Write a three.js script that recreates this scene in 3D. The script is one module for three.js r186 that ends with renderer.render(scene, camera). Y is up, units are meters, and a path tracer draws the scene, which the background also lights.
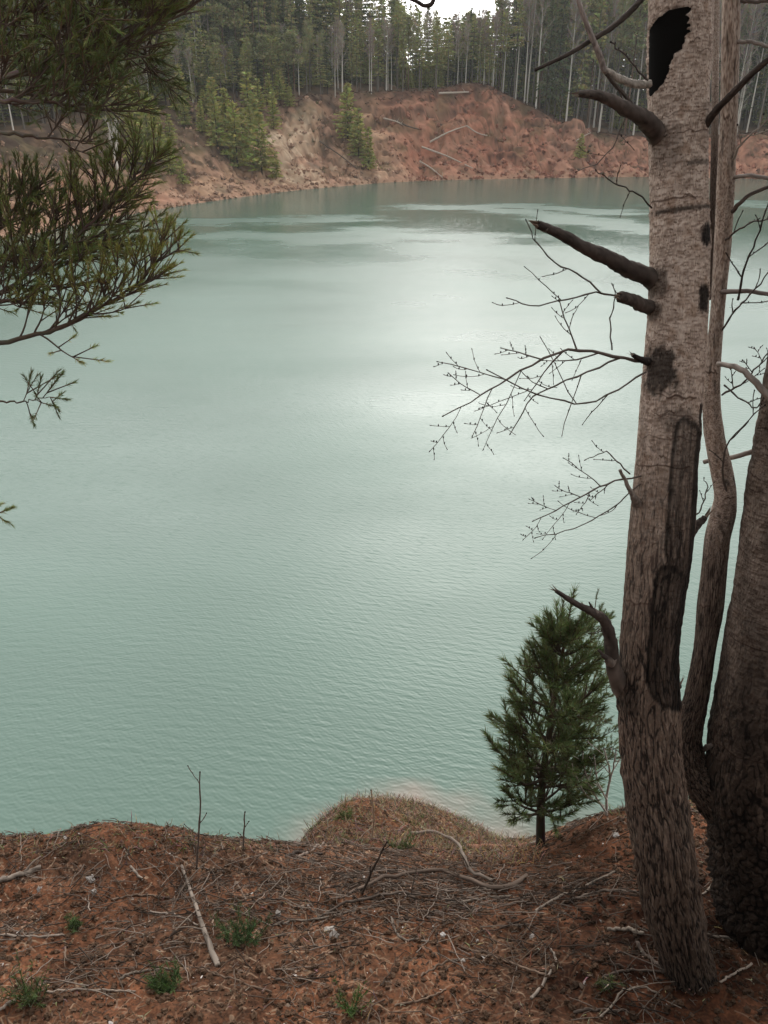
import * as THREE from 'three';
import { createNoise2D, createNoise3D } from 'simplex-noise';

// ---------------------------------------------------------------- camera, sky, sun, exposure
const W = 768, H = 1024, FOV = 66, PITCH = 28 * Math.PI / 180, EYE = 10;
const scene = new THREE.Scene();
const camera = new THREE.PerspectiveCamera(FOV, W / H, 0.05, 3000);
camera.position.set(0, EYE, 0);
camera.rotation.x = -PITCH;
scene.add(camera);

const rng = (s) => () => { s = (s + 0x6d2b79f5) | 0; let t = Math.imul(s ^ (s >>> 15), 1 | s); t = (t + Math.imul(t ^ (t >>> 7), 61 | t)) ^ t; return ((t ^ (t >>> 14)) >>> 0) / 4294967296; };
const n2 = createNoise2D(rng(11)), n3 = createNoise3D(rng(12));
const V = (x, y, z) => new THREE.Vector3(x, y, z);
const clamp = (x, a = 0, b = 1) => Math.min(b, Math.max(a, x));
const sstep = (a, b, x) => { const t = clamp((x - a) / (b - a)); return t * t * (3 - 2 * t); };
const lerp = (a, b, t) => a + (b - a) * t;
const mixc = (a, b, t) => [lerp(a[0], b[0], t), lerp(a[1], b[1], t), lerp(a[2], b[2], t)];
const table = (t, x) => { if (x <= t[0][0]) return t[0].slice(1); for (let i = 1; i < t.length; i++) if (x <= t[i][0]) { const k = (x - t[i - 1][0]) / (t[i][0] - t[i - 1][0]); return t[i].slice(1).map((v, j) => lerp(t[i - 1][j + 1], v, k)); } return t[t.length - 1].slice(1); };
const fbm3 = (x, y, z, o = 4) => { let s = 0, a = 0.5; for (let i = 0; i < o; i++) { s += a * n3(x, y, z); x = x * 2.03 + 7.1; y = y * 2.03 + 3.7; z = z * 2.03 + 1.3; a *= 0.5; } return s; };
const fbm2 = (x, y, o = 4) => { let s = 0, a = 0.5; for (let i = 0; i < o; i++) { s += a * n2(x, y); x = x * 2.03 + 7.1; y = y * 2.03 + 3.7; a *= 0.5; } return s; };

const SUN_AZ = 8 * Math.PI / 180, SUN_EL = 30 * Math.PI / 180;
const sunDir = V(Math.sin(SUN_AZ) * Math.cos(SUN_EL), Math.sin(SUN_EL), -Math.cos(SUN_AZ) * Math.cos(SUN_EL));
{ // an overcast sky, thinner where the sun stands behind the cloud
  const w = 1024, h = 512, data = new Float32Array(w * h * 4);
  for (let j = 0; j < h; j++) for (let i = 0; i < w; i++) {
    const el = ((j + 0.5) / h - 0.5) * Math.PI, az = ((i + 0.5) / w - 0.5) * 2 * Math.PI;
    const d = V(Math.cos(az) * Math.cos(el), Math.sin(el), Math.sin(az) * Math.cos(el));
    const y = Math.max(0, d.y), ang = Math.acos(clamp(d.dot(sunDir), -1, 1)) * 180 / Math.PI;
    const k = 1 / (y + 0.28);
    const c = fbm3(d.x * k * 0.9, 4.2, d.z * k * 0.9, 5);
    let L = 0.78 + 0.25 * y + 0.18 * c;
    const dAz = Math.abs(Math.atan2(d.x, -d.z) - SUN_AZ) * 180 / Math.PI * Math.max(0.15, Math.cos(el)), dEl = (el - SUN_EL) * 180 / Math.PI;
    L += (0.5 * Math.exp(-((ang / 42) ** 2)) + 3.7 * Math.exp(-((dAz / 60) ** 2) - (((dEl + 4) / 27) ** 2))) * (1 + 0.22 * c);
    if (d.y < 0) L *= lerp(1, 0.45, sstep(0, 0.25, -d.y));
    const o = (j * w + i) * 4, warm = Math.exp(-((ang / 40) ** 2)) * 0.03;
    data[o] = L * (0.985 + warm); data[o + 1] = L * 0.99; data[o + 2] = L * (1.0 - warm); data[o + 3] = 1;
  }
  const t = new THREE.DataTexture(data, w, h, THREE.RGBAFormat, THREE.FloatType);
  t.mapping = THREE.EquirectangularReflectionMapping; t.magFilter = THREE.LinearFilter; t.minFilter = THREE.LinearFilter; t.needsUpdate = true;
  scene.background = t; scene.environment = t;
}
const sun = new THREE.DirectionalLight(new THREE.Color(1, 0.96, 0.9), 0.6);
sun.position.copy(sunDir).multiplyScalar(200); sun.target.position.set(0, 4, -20);
sun.position.add(sun.target.position);
sun.castShadow = true; sun.shadow.radius = 40; sun.shadow.mapSize.set(2048, 2048);
Object.assign(sun.shadow.camera, { left: -130, right: 130, top: 130, bottom: -130, near: 1, far: 500 });
scene.add(sun, sun.target);
const renderer = new THREE.WebGLRenderer({ antialias: true });
renderer.setSize(W, H); renderer.shadowMap.enabled = true; renderer.shadowMap.type = THREE.PCFSoftShadowMap;
renderer.toneMapping = THREE.LinearToneMapping; renderer.toneMappingExposure = 1.0;
renderer.outputColorSpace = THREE.SRGBColorSpace;
scene.fog = new THREE.FogExp2(0xe4e8e6, 0.00042);

// ---------------------------------------------------------------- helpers
const F = (H / 2) / Math.tan(FOV * Math.PI / 360), CP = Math.cos(PITCH), SP = Math.sin(PITCH);
const P = (px, row, Z) => { const u = (px - 384) / F, v = (512 - row) / F, k = Z / (CP + v * SP); return V(u * k, EYE + (v * CP - SP) * k, -Z); };  // the point seen there at distance Z
const depthOf = (p) => -p.z * CP - (p.y - EYE) * SP;
const proj = (p) => { const d = depthOf(p); return [384 + F * p.x / d, 512 - F * ((p.y - EYE) * CP - p.z * SP) / d, d]; };

const taken = new Map();
function numbered(name) { const k = taken.get(name) ?? 0; taken.set(name, k + 1); return k ? name + '_' + String(k).padStart(3, '0') : name; }
function tag(o, label, category, group, kind) {
  o.userData = {}; if (label) o.userData.label = label; if (category) o.userData.category = category; if (group) o.userData.group = group; if (kind) o.userData.kind = kind;
  return o;
}
function mesh(name, geo, mat, parent, shadow = true) {
  const m = new THREE.Mesh(geo, mat); m.name = parent && parent !== scene ? name : numbered(name);
  m.castShadow = shadow; m.receiveShadow = true; (parent ?? scene).add(m); return m;
}
function thing(name, label, category, pos, group) { const g = new THREE.Group(); g.name = numbered(name); g.position.copy(pos); scene.add(g); return tag(g, label, category, group); }
function local(geo, g) { geo.translate(-g.position.x, -g.position.y, -g.position.z); return geo; }   // world shape to a child of an unturned thing

class MB {
  constructor() { this.p = []; this.n = []; this.u = []; this.c = []; this.i = []; }
  vert(p, n, u, v, c) { this.p.push(p.x, p.y, p.z); this.n.push(n.x, n.y, n.z); this.u.push(u, v); this.c.push(c[0], c[1], c[2]); return this.p.length / 3 - 1; }
  tube(pts, rad, seg, col, o = {}) {
    const n = pts.length; let e1 = null; const T = V(), base = this.p.length / 3;
    for (let i = 0; i < n; i++) {
      T.subVectors(pts[Math.min(n - 1, i + 1)], pts[Math.max(0, i - 1)]).normalize();
      if (o.frame) e1 = o.frame.clone(); else if (!e1) { e1 = Math.abs(T.y) < 0.9 ? V(0, 1, 0) : V(1, 0, 0); }
      e1.addScaledVector(T, -e1.dot(T)).normalize();
      const e2 = V().crossVectors(e1, T).normalize(); if (o.frame && e2.z < 0) e2.negate();
      const r = typeof rad === 'function' ? rad(i / (n - 1), i) : rad[i];
      for (let j = 0; j <= seg; j++) {
        const a = j / seg * Math.PI * 2, k = V().addScaledVector(e1, Math.cos(a)).addScaledVector(e2, Math.sin(a));
        const rr = o.shape ? r * o.shape(a, i / (n - 1)) : r;
        const c = typeof col === 'function' ? col(a, i / (n - 1)) : col;
        this.vert(pts[i].clone().addScaledVector(k, rr), k, j / seg, i / (n - 1), c);
      }
    }
    const hand = V().crossVectors(e1, o.frame ? (() => { const q = V().crossVectors(e1, T); return q.z < 0 ? q.negate() : q; })() : V().crossVectors(e1, T)).dot(T), m = seg + 1;
    for (let i = 0; i < n - 1; i++) for (let j = 0; j < seg; j++) {
      const a = base + i * m + j, b = a + 1, c = a + m, d = c + 1;
      if (hand > 0) this.i.push(a, b, c, b, d, c); else this.i.push(a, c, b, b, c, d);
    }
    if (o.cap) { const tip = this.vert(pts[n - 1].clone().addScaledVector(T, o.capLen ?? 0), T, 0.5, 1, typeof col === 'function' ? col(0, 1) : (o.capCol ?? col)); for (let j = 0; j < seg; j++) { const a = base + (n - 1) * m + j; hand > 0 ? this.i.push(a, a + 1, tip) : this.i.push(a + 1, a, tip); } }
    return this;
  }
  tri(a, b, c, col, nn) { const n = nn ?? V().crossVectors(V().subVectors(b, a), V().subVectors(c, a)).normalize(); const k = this.vert(a, n, 0, 0, col); this.vert(b, n, 1, 0, col); this.vert(c, n, 0.5, 1, col); this.i.push(k, k + 1, k + 2); }
  needle(b, d, len, w, col, rnd) { const s = V(rnd() - 0.5, rnd() - 0.5, rnd() - 0.5).cross(d).normalize().multiplyScalar(w / 2); this.tri(b.clone().add(s), b.clone().sub(s), b.clone().addScaledVector(d, len), col); }
  ball(c, rx, ry, col, d, seg = 5) { const pts = [], rad = []; for (let i = 0; i <= 4; i++) { const a = i / 4 * Math.PI; pts.push(c.clone().addScaledVector(d, -Math.cos(a) * ry)); rad.push(Math.max(1e-4, Math.sin(a) * rx)); } this.tube(pts, rad, seg, col); }
  get count() { return this.i.length / 3; }
  geo() { const g = new THREE.BufferGeometry(); g.setAttribute('position', new THREE.Float32BufferAttribute(this.p, 3)); g.setAttribute('normal', new THREE.Float32BufferAttribute(this.n, 3)); g.setAttribute('uv', new THREE.Float32BufferAttribute(this.u, 2)); g.setAttribute('color', new THREE.Float32BufferAttribute(this.c, 3)); g.setIndex(this.i); return g; }
}
const curve = (pts, n) => new THREE.CatmullRomCurve3(pts, false, 'centripetal').getPoints(n);
const rdir = (r) => V(r() * 2 - 1, r() * 2 - 1, r() * 2 - 1).normalize();
function canvasTex(w, h, draw, srgb = true) {
  const c = document.createElement('canvas'); c.width = w; c.height = h; draw(c.getContext('2d'), w, h);
  const t = new THREE.CanvasTexture(c); if (srgb) t.colorSpace = THREE.SRGBColorSpace; t.wrapS = t.wrapT = THREE.MirroredRepeatWrapping; return t;
}
function pixelTex(w, h, f, srgb = true) { // f(u, v) -> [r, g, b] 0..255
  const data = new Uint8Array(w * h * 4);
  for (let j = 0; j < h; j++) for (let i = 0; i < w; i++) { const c = f((i + 0.5) / w, (j + 0.5) / h), o = (j * w + i) * 4; data[o] = clamp(c[0], 0, 255); data[o + 1] = clamp(c[1], 0, 255); data[o + 2] = clamp(c[2], 0, 255); data[o + 3] = 255; }
  const t = new THREE.DataTexture(data, w, h, THREE.RGBAFormat); t.magFilter = THREE.LinearFilter; t.minFilter = THREE.LinearMipmapLinearFilter; if (srgb) t.colorSpace = THREE.SRGBColorSpace; t.wrapS = t.wrapT = THREE.RepeatWrapping; t.needsUpdate = true; return t;
}
const matte = (o = {}) => new THREE.MeshPhysicalMaterial({ vertexColors: true, roughness: 0.95, specularIntensity: 0.2, ...o });
const M = {
  wood: matte({ roughness: 0.85 }),
  leaf: new THREE.MeshPhysicalMaterial({ vertexColors: true, roughness: 0.85, side: THREE.DoubleSide, transmission: 0.32, thickness: 0, specularIntensity: 0.2 }),
  needle: new THREE.MeshPhysicalMaterial({ vertexColors: true, roughness: 0.6, side: THREE.DoubleSide, transmission: 0.2, thickness: 0, specularIntensity: 0.3 }),
  litter: matte({ side: THREE.DoubleSide }),
};

// ---------------------------------------------------------------- near bank: height field through surveyed points
const ctrl = [];
const add = (px, row, Z, dy = 0) => { const p = P(px, row, Z); ctrl.push([p.x, Z, p.y + dy]); };
const addW = (x, Z, y) => ctrl.push([x, Z, y]);
for (const x of [-200, 0, 190, 384, 570, 768, 960]) { add(x, 1024, 1.31); add(x, 950, 1.656); }
for (const x of [-200, 0, 150, 300]) { add(x, 900, 1.975); }
for (const [x, r] of [[-200, 836], [-60, 838], [0, 838], [60, 837], [130, 828], [200, 834], [260, 844]]) add(x, r, 2.5);
add(400, 893, 2.02); add(330, 868, 2.25); add(400, 866, 2.4); add(300, 848, 2.7); add(430, 852, 2.95); add(480, 850, 3.25); add(520, 852, 3.2);
add(388, 804, 4.3); add(360, 807, 4.15); add(420, 805, 4.4); add(342, 818, 4.05); add(440, 814, 4.4); add(322, 826, 3.9); add(305, 838, 3.5); add(462, 821, 4.35); add(490, 838, 4.3); add(410, 822, 3.6); add(370, 830, 3.4);
add(541, 848, 4.0); add(562, 832, 3.9);
add(540, 880, 2.2); add(560, 858, 2.45); add(600, 818, 2.75); add(640, 806, 2.8); add(690, 806, 2.75); add(740, 810, 2.7); add(620, 880, 2.1); add(768, 890, 1.95); add(900, 890, 2); add(900, 812, 2.8);
// falls to the water
for (const x of [-5, -3.5, -2.6, -1.8, -1.0]) { addW(x, 3.1, 5.2); addW(x, 4.2, 3.0); addW(x, 6.2, 0.2); addW(x, 9, -0.7); addW(x, 13, -2.2); }
addW(-0.05, 5.2, 3.95); addW(0.05, 6.4, 2.6); addW(0.1, 7.8, 0.7); addW(0.1, 9.1, -0.15); addW(0.1, 9.9, -1.0); addW(0, 13, -1.6);
addW(-0.9, 5.2, 3.2); addW(1.2, 5.4, 3.2); addW(-1.2, 8.2, -0.3); addW(1.4, 8.4, -0.15); addW(2.2, 5.0, 3.3); addW(2.6, 4.2, 4.6); addW(2.6, 7.5, 0.3); addW(2.6, 10, -0.7);
addW(4.5, 3.4, 5.6); addW(4.5, 5.5, 2.5); addW(4.5, 8, -0.3); addW(4.5, 13, -2.2);
for (const x of [-5, -2.5, 0, 2.5, 5]) { addW(x, 0.2, 8.33); addW(x, -1.5, 8.6); addW(x, -4, 8.9); }
for (const x of [-5, 5]) { addW(x, 1.3, 7.65); addW(x, 2.4, 7.0); }
const rbf = (() => {
  const N = ctrl.length, m = N + 3, A = [], b = [], U = (r2) => (r2 < 1e-12 ? 0 : r2 * Math.log(r2));
  for (let i = 0; i < N; i++) { A.push([...ctrl.map((c) => U((c[0] - ctrl[i][0]) ** 2 + (c[1] - ctrl[i][1]) ** 2)), 1, ctrl[i][0], ctrl[i][1]]); A[i][i] += 0.004; b.push(ctrl[i][2]); }
  for (let k = 0; k < 3; k++) { A.push([...ctrl.map((c) => [1, c[0], c[1]][k]), 0, 0, 0]); b.push(0); }
  for (let i = 0; i < m; i++) {
    let q = i; for (let r = i + 1; r < m; r++) if (Math.abs(A[r][i]) > Math.abs(A[q][i])) q = r;
    [A[i], A[q]] = [A[q], A[i]]; [b[i], b[q]] = [b[q], b[i]];
    for (let r = i + 1; r < m; r++) { const k = A[r][i] / A[i][i]; if (!k) continue; for (let c = i; c < m; c++) A[r][c] -= k * A[i][c]; b[r] -= k * b[i]; }
  }
  const w = new Array(m).fill(0);
  for (let i = m - 1; i >= 0; i--) { let s = b[i]; for (let c = i + 1; c < m; c++) s -= A[i][c] * w[c]; w[i] = s / A[i][i]; }
  return (x, z) => { let s = w[N] + w[N + 1] * x + w[N + 2] * z; for (let i = 0; i < N; i++) s += w[i] * U((ctrl[i][0] - x) ** 2 + (ctrl[i][1] - z) ** 2); return s; };
})();
const smoothH = (() => { // the surface sampled once on a fine grid
  const x0 = -6.2, z0 = -4.2, st = 0.04, nx = 312, nz = 440, g = new Float32Array(nx * nz);
  for (let j = 0; j < nz; j++) for (let i = 0; i < nx; i++) g[j * nx + i] = rbf(clamp(x0 + i * st, -5.2, 5.2), clamp(z0 + j * st, -4, 13));
  return (x, z) => { const a = clamp((x - x0) / st, 0, nx - 1.001), b = clamp((z - z0) / st, 0, nz - 1.001), i = Math.floor(a), j = Math.floor(b), u = a - i, v = b - j, o = j * nx + i; return lerp(lerp(g[o], g[o + 1], u), lerp(g[o + nx], g[o + nx + 1], u), v); };
})();
const clod = (x, z) => { const a = n2(x * 7, z * 7), b = n2(x * 17 + 4, z * 17), c = n2(x * 41, z * 41 + 9); return 0.022 * n2(x * 2.1, z * 2.1 + 3) + 0.011 * a + 0.007 * (1 - 2 * Math.abs(b)) + 0.0042 * c * (0.6 + 0.6 * a); };
const rootMound = (x, Z) => 0.13 * Math.exp(-((x - 0.98) ** 2 + (Z - 1.78) ** 2) / 0.06) + 0.05 * Math.exp(-((x - 0.64) ** 2 + (Z - 1.5) ** 2) / 0.02);
const nearH = (x, Z) => smoothH(x, Z) + rootMound(x, Z) + clod(x, Z);
function groundAt(px, row, lift = 0) {
  const a = P(px, row, 1); let z0 = 0.6;
  const below = (Z) => { const p = P(px, row, Z); return p.y < nearH(p.x, Z); };
  for (let Z = 0.7; Z < 12; Z += 0.02) { if (below(Z)) { let lo = Z - 0.02, hi = Z; for (let k = 0; k < 12; k++) { const m = (lo + hi) / 2; if (below(m)) hi = m; else lo = m; } const p = P(px, row, hi); p.y += lift; return p; } }
  return P(px, row, 2.5);
}
const grounded = (p, lift) => V(p.x, nearH(p.x, -p.z) + lift, p.z);
const footShadeAt = (x, z) => Math.max(sstep(0.8, 0.2, Math.hypot(x - 0.95, z - 1.7)), 0.9 * sstep(0.45, 0.08, Math.hypot(x - 0.66, z - 1.42))) * (0.8 + 0.35 * n2(x * 6, z * 6));  // mask of the shade painted round the feet of the right-hand trees
const soilTex = canvasTex(2048, 2048, (g, w, h) => {
  const r = rng(5), im = g.createImageData(w, h), d = im.data;
  for (let j = 0; j < h; j++) for (let i = 0; i < w; i++) {
    const x = i / 490, y = j / 490, a = fbm2(x * 2.2, y * 2.2, 3), b = n2(x * 22, y * 22), c = n2(x * 75, y * 75), o = (j * w + i) * 4;
    const k = 1 + 0.34 * a + 0.2 * b + 0.18 * c + 0.16 * (r() - 0.5), red = 0.5 + 0.5 * n2(x * 1.7 + 9, y * 1.7);
    d[o] = clamp((76 + 12 * red) * k, 0, 255); d[o + 1] = clamp((54 + 2 * red) * k, 0, 255); d[o + 2] = clamp((41 - 2 * red) * k, 0, 255); d[o + 3] = 255;
  }
  g.putImageData(im, 0, 0);
  const tones = ['#85725f', '#6d5b4a', '#4d3c30', '#8f7d6a', '#3a2c23', '#5a3e2c', '#6e5c4d', '#2e231c'];
  g.lineCap = 'round';
  for (let k = 0; k < 42000; k++) { // needles and hair-thin stems
    const x = r() * w, y = r() * h; if (n2(x / 500, y / 500) + 0.5 < r() * 0.9) continue;
    const a = r() * 6.283, l = 8 + r() * 26; g.globalAlpha = 0.35 + 0.5 * r(); g.strokeStyle = tones[Math.floor(r() * tones.length)]; g.lineWidth = 1 + r() * 1.7;
    g.beginPath(); g.moveTo(x, y); g.quadraticCurveTo(x + Math.cos(a) * l * 0.5 + r() * 5 - 2.5, y + Math.sin(a) * l * 0.5 + r() * 5 - 2.5, x + Math.cos(a) * l, y + Math.sin(a) * l); g.stroke();
  }
  for (let k = 0; k < 5000; k++) { g.globalAlpha = 0.3 + 0.4 * r(); g.fillStyle = tones[Math.floor(r() * tones.length)]; g.beginPath(); g.ellipse(r() * w, r() * h, 1.5 + r() * 5, 1 + r() * 3, r() * 3, 0, 6.3); g.fill(); }
});
const soilBump = pixelTex(1024, 1024, (u, v) => { const k = 128 + 70 * fbm2(u * 40, v * 40, 4) + 30 * n2(u * 160, v * 160); return [k, k, k]; }, false);
soilBump.wrapS = soilBump.wrapT = THREE.MirroredRepeatWrapping;
{
  // rows close together where the picture looks, wider outside
  const axis = (a, b, steps) => { const out = [a]; let x = a; while (x < b) { x += steps(x); out.push(x); } return out; };
  const xs = axis(-6, 6, (x) => (Math.abs(x) < 1.9 ? 0.0125 : Math.abs(x) < 2.6 ? 0.03 : 0.12)), zs = axis(-4, 13, (z) => (z < 1.1 ? 0.09 : z < 3.0 ? 0.0125 : z < 5.2 ? 0.022 : z < 7 ? 0.06 : 0.15));
  const p = [], u = [], c = [], idx = [], nx = xs.length;
  for (const z of zs) for (const x of xs) {
    const y = nearH(x, z); p.push(x, y, -z); u.push((x + 2.1) / 4.2, (z - 1) / 4.2);
    const spur = sstep(0.75, 0.3, Math.hypot((x - 0.12) / 1.1, (z - 4.1) / 1.0) * 0.9) , wet = sstep(0.9, 0.1, y);
    let col = mixc([1, 1, 1], [1.3, 1.4, 1.35], spur * (0.6 + 0.4 * n2(x * 5, z * 5)));
    const red = sstep(0.9, 1.7, x) * sstep(3, 2.2, z); col = mixc(col, [1.08, 0.86, 0.78], red * 0.6);
    col = mixc(col, [1.5, 1.2, 1.05], wet); const footShade = footShadeAt(x, z); c.push(...mixc(col, [0.22, 0.18, 0.165], clamp(footShade)));  // shade at the tree feet mixed into the soil colour
  }
  for (let j = 0; j < zs.length - 1; j++) for (let i = 0; i < nx - 1; i++) { const a = j * nx + i; idx.push(a, a + 1, a + nx, a + 1, a + nx + 1, a + nx); }
  const g = new THREE.BufferGeometry(); g.setAttribute('position', new THREE.Float32BufferAttribute(p, 3)); g.setAttribute('uv', new THREE.Float32BufferAttribute(u, 2)); g.setAttribute('color', new THREE.Float32BufferAttribute(c, 3)); g.setIndex(idx); g.computeVertexNormals();
  const m = mesh('ground', g, new THREE.MeshPhysicalMaterial({ specularIntensity: 0.12, map: soilTex, bumpMap: soilBump, bumpScale: 0.006, vertexColors: true, roughness: 0.97 }));
  tag(m, 'red-brown bare soil bank sloping down to the lake', null, null, 'structure');
}

// ---------------------------------------------------------------- far bank: a strip that follows the shore
const onWater = (px, row) => { const v = (512 - row) / F, s = (v * CP - SP) / (CP + v * SP), Z = -EYE / s; const p = P(px, row, Z); return [p.x, Z]; };
const shoreXZ = [[-14, 5], [-26, 16], [-40, 33], onWater(-60, 247), onWater(20, 236), onWater(90, 222), onWater(150, 211), onWater(200, 203), onWater(250, 196), onWater(300, 190), onWater(345, 186), onWater(390, 182.5), onWater(450, 180), onWater(510, 179), onWater(560, 178), onWater(645, 177), onWater(740, 178.5), onWater(800, 180), [77, 104], [88, 84], [86, 55], [60, 26], [30, 10], [14, 5]];
const shore = new THREE.CatmullRomCurve3(shoreXZ.map(([x, z]) => V(x, 0, -z)), false, 'centripetal');
shore.arcLengthDivisions = 800;
const rimT = [[-200, 165, 13, 0.25], [0, 152, 13, 0.3], [90, 142, 13, 0.32], [150, 128, 13, 0.34], [200, 116, 13, 0.36], [250, 106, 12.5, 0.36], [300, 103, 11.5, 0.36], [345, 98, 11, 0.42], [400, 93, 11, 0.42], [425, 92, 11.2, 0.3], [440, 91.5, 11.4, 0.1], [455, 91, 11.5, -0.06], [485, 83, 13, -0.06], [515, 86, 12.2, -0.05], [538, 98, 11.5, 0.08], [560, 110, 11, 0.3], [580, 121, 10, 0.36], [615, 133, 9, 0.4], [660, 138, 9, 0.4], [720, 136, 9, 0.38], [800, 130, 10, 0.35], [1100, 120, 12, 0.3]];
const slopeOf = (row) => { const v = (512 - row) / F; return (v * CP - SP) / (CP + v * SP); };
const bank = (() => { // samples along the shore
  const L = shore.getLength(), out = []; let s = 0;
  while (s < L) {
    const p = shore.getPointAt(s / L), t = shore.getTangentAt(s / L), n = V(t.z, 0, -t.x); // outward
    const [px] = proj(p), seen = -p.z > 45 && px > -60 && px < 830;
    const key = -p.z > 20 ? px : p.x < 0 ? -200 : 1100, [row, w, hs] = table(rimT, key);
    const Zr = -(p.z + n.z * w), hr = -p.z > 45 ? EYE + Zr * slopeOf(row) : 8.2;
    out.push({ s, p, n, px: key, w, hr: Math.max(3, hr), hs, seen }); s += seen ? 0.22 : 2;
  }
  // smooth rim height where the table hands over
  for (let k = 0; k < 3; k++) for (let i = 1; i < out.length - 1; i++) out[i].hr = (out[i - 1].hr + 2 * out[i].hr + out[i + 1].hr) / 4;
  return out;
})();
const ds = (() => { const o = []; let d = -4; while (d < 260) { o.push(d); d += d < -0.5 ? 0.8 : d < 16 ? 0.18 : d < 30 ? 0.8 : d < 60 ? 3 : 14; } return o; })();
const ledges = (s) => [[0.3 + 0.13 * n2(s * 0.09, 1), 0.13 * sstep(-0.1, 0.4, n2(s * 0.11, 20))], [0.55 + 0.12 * n2(s * 0.08, 5), 0.17 * sstep(-0.2, 0.3, n2(s * 0.1, 40))], [0.78 + 0.06 * n2(s * 0.1, 9), 0.13 * sstep(-0.3, 0.2, n2(s * 0.09, 60))]];
function bankPoint(b, d) {
  const { s, p, n, w, hr, hs, px } = b, t = d / w;
  const pos = p.clone().addScaledVector(n, d); let y;
  if (d < 0) y = 0.35 * d;
  else if (t < 1) {
    const scarp = sstep(260, 300, px) * sstep(700, 640, px);                 // steep raw face here, gentler slope elsewhere
    const steep = lerp(t, t < 0.45 ? t * 0.72 : 0.324 + (t - 0.45) * 1.229, scarp);
    y = hr * steep;
    const edge = Math.min(1, t * 5) * sstep(1.0, 0.86, t);
    const lobes = fbm2(s * 0.1, d * 0.09 + 4, 3), warp = 1.3 * fbm2(s * 0.12, d * 0.2, 2), rill = 1 - Math.abs(n2(s * 0.3 + warp, d * 0.05)) * 2;
    y += edge * (lobes * (1.9 + 0.6 * scarp) - 0.75 * sstep(0.45, 1, rill) * (0.4 + 0.6 * scarp) + 0.14 * n3(s * 1.5, d * 1.6, 5) + 0.09 * n3(s * 3.1, d * 3.3, 15) + 0.22 * n3(s * 0.6, d * 0.7, 25));
    y += hr * ledges(s, t).reduce((m, [tl, a]) => m + a * (sstep(tl - 0.022, tl + 0.022, t) - sstep(tl - 0.14, tl + 0.14, t)), 0) * (0.5 + 0.5 * scarp);
    const tongue = Math.exp(-(((px - 168 - t * -95) / 15) ** 2)); y -= tongue * 0.7 * edge * sstep(300, 240, px);
    y = Math.max(y, 0.05 + t * 0.5);
    pos.addScaledVector(n, edge * scarp * 0.9 * n2(s * 0.25, 7) * t);
  } else {
    const q = d - w; y = hr + 0.18 * (1 - Math.exp(-q)) + hs * clamp(q - 2, 0, lerp(52, 14, sstep(440, 470, px))) + 0.35 * fbm2(pos.x * 0.15, pos.z * 0.15, 3) * sstep(0, 3, q);
  }
  pos.y = y; return pos;
}
const bankGrid = bank.map((b) => ds.map((d) => bankPoint(b, d)));
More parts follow.
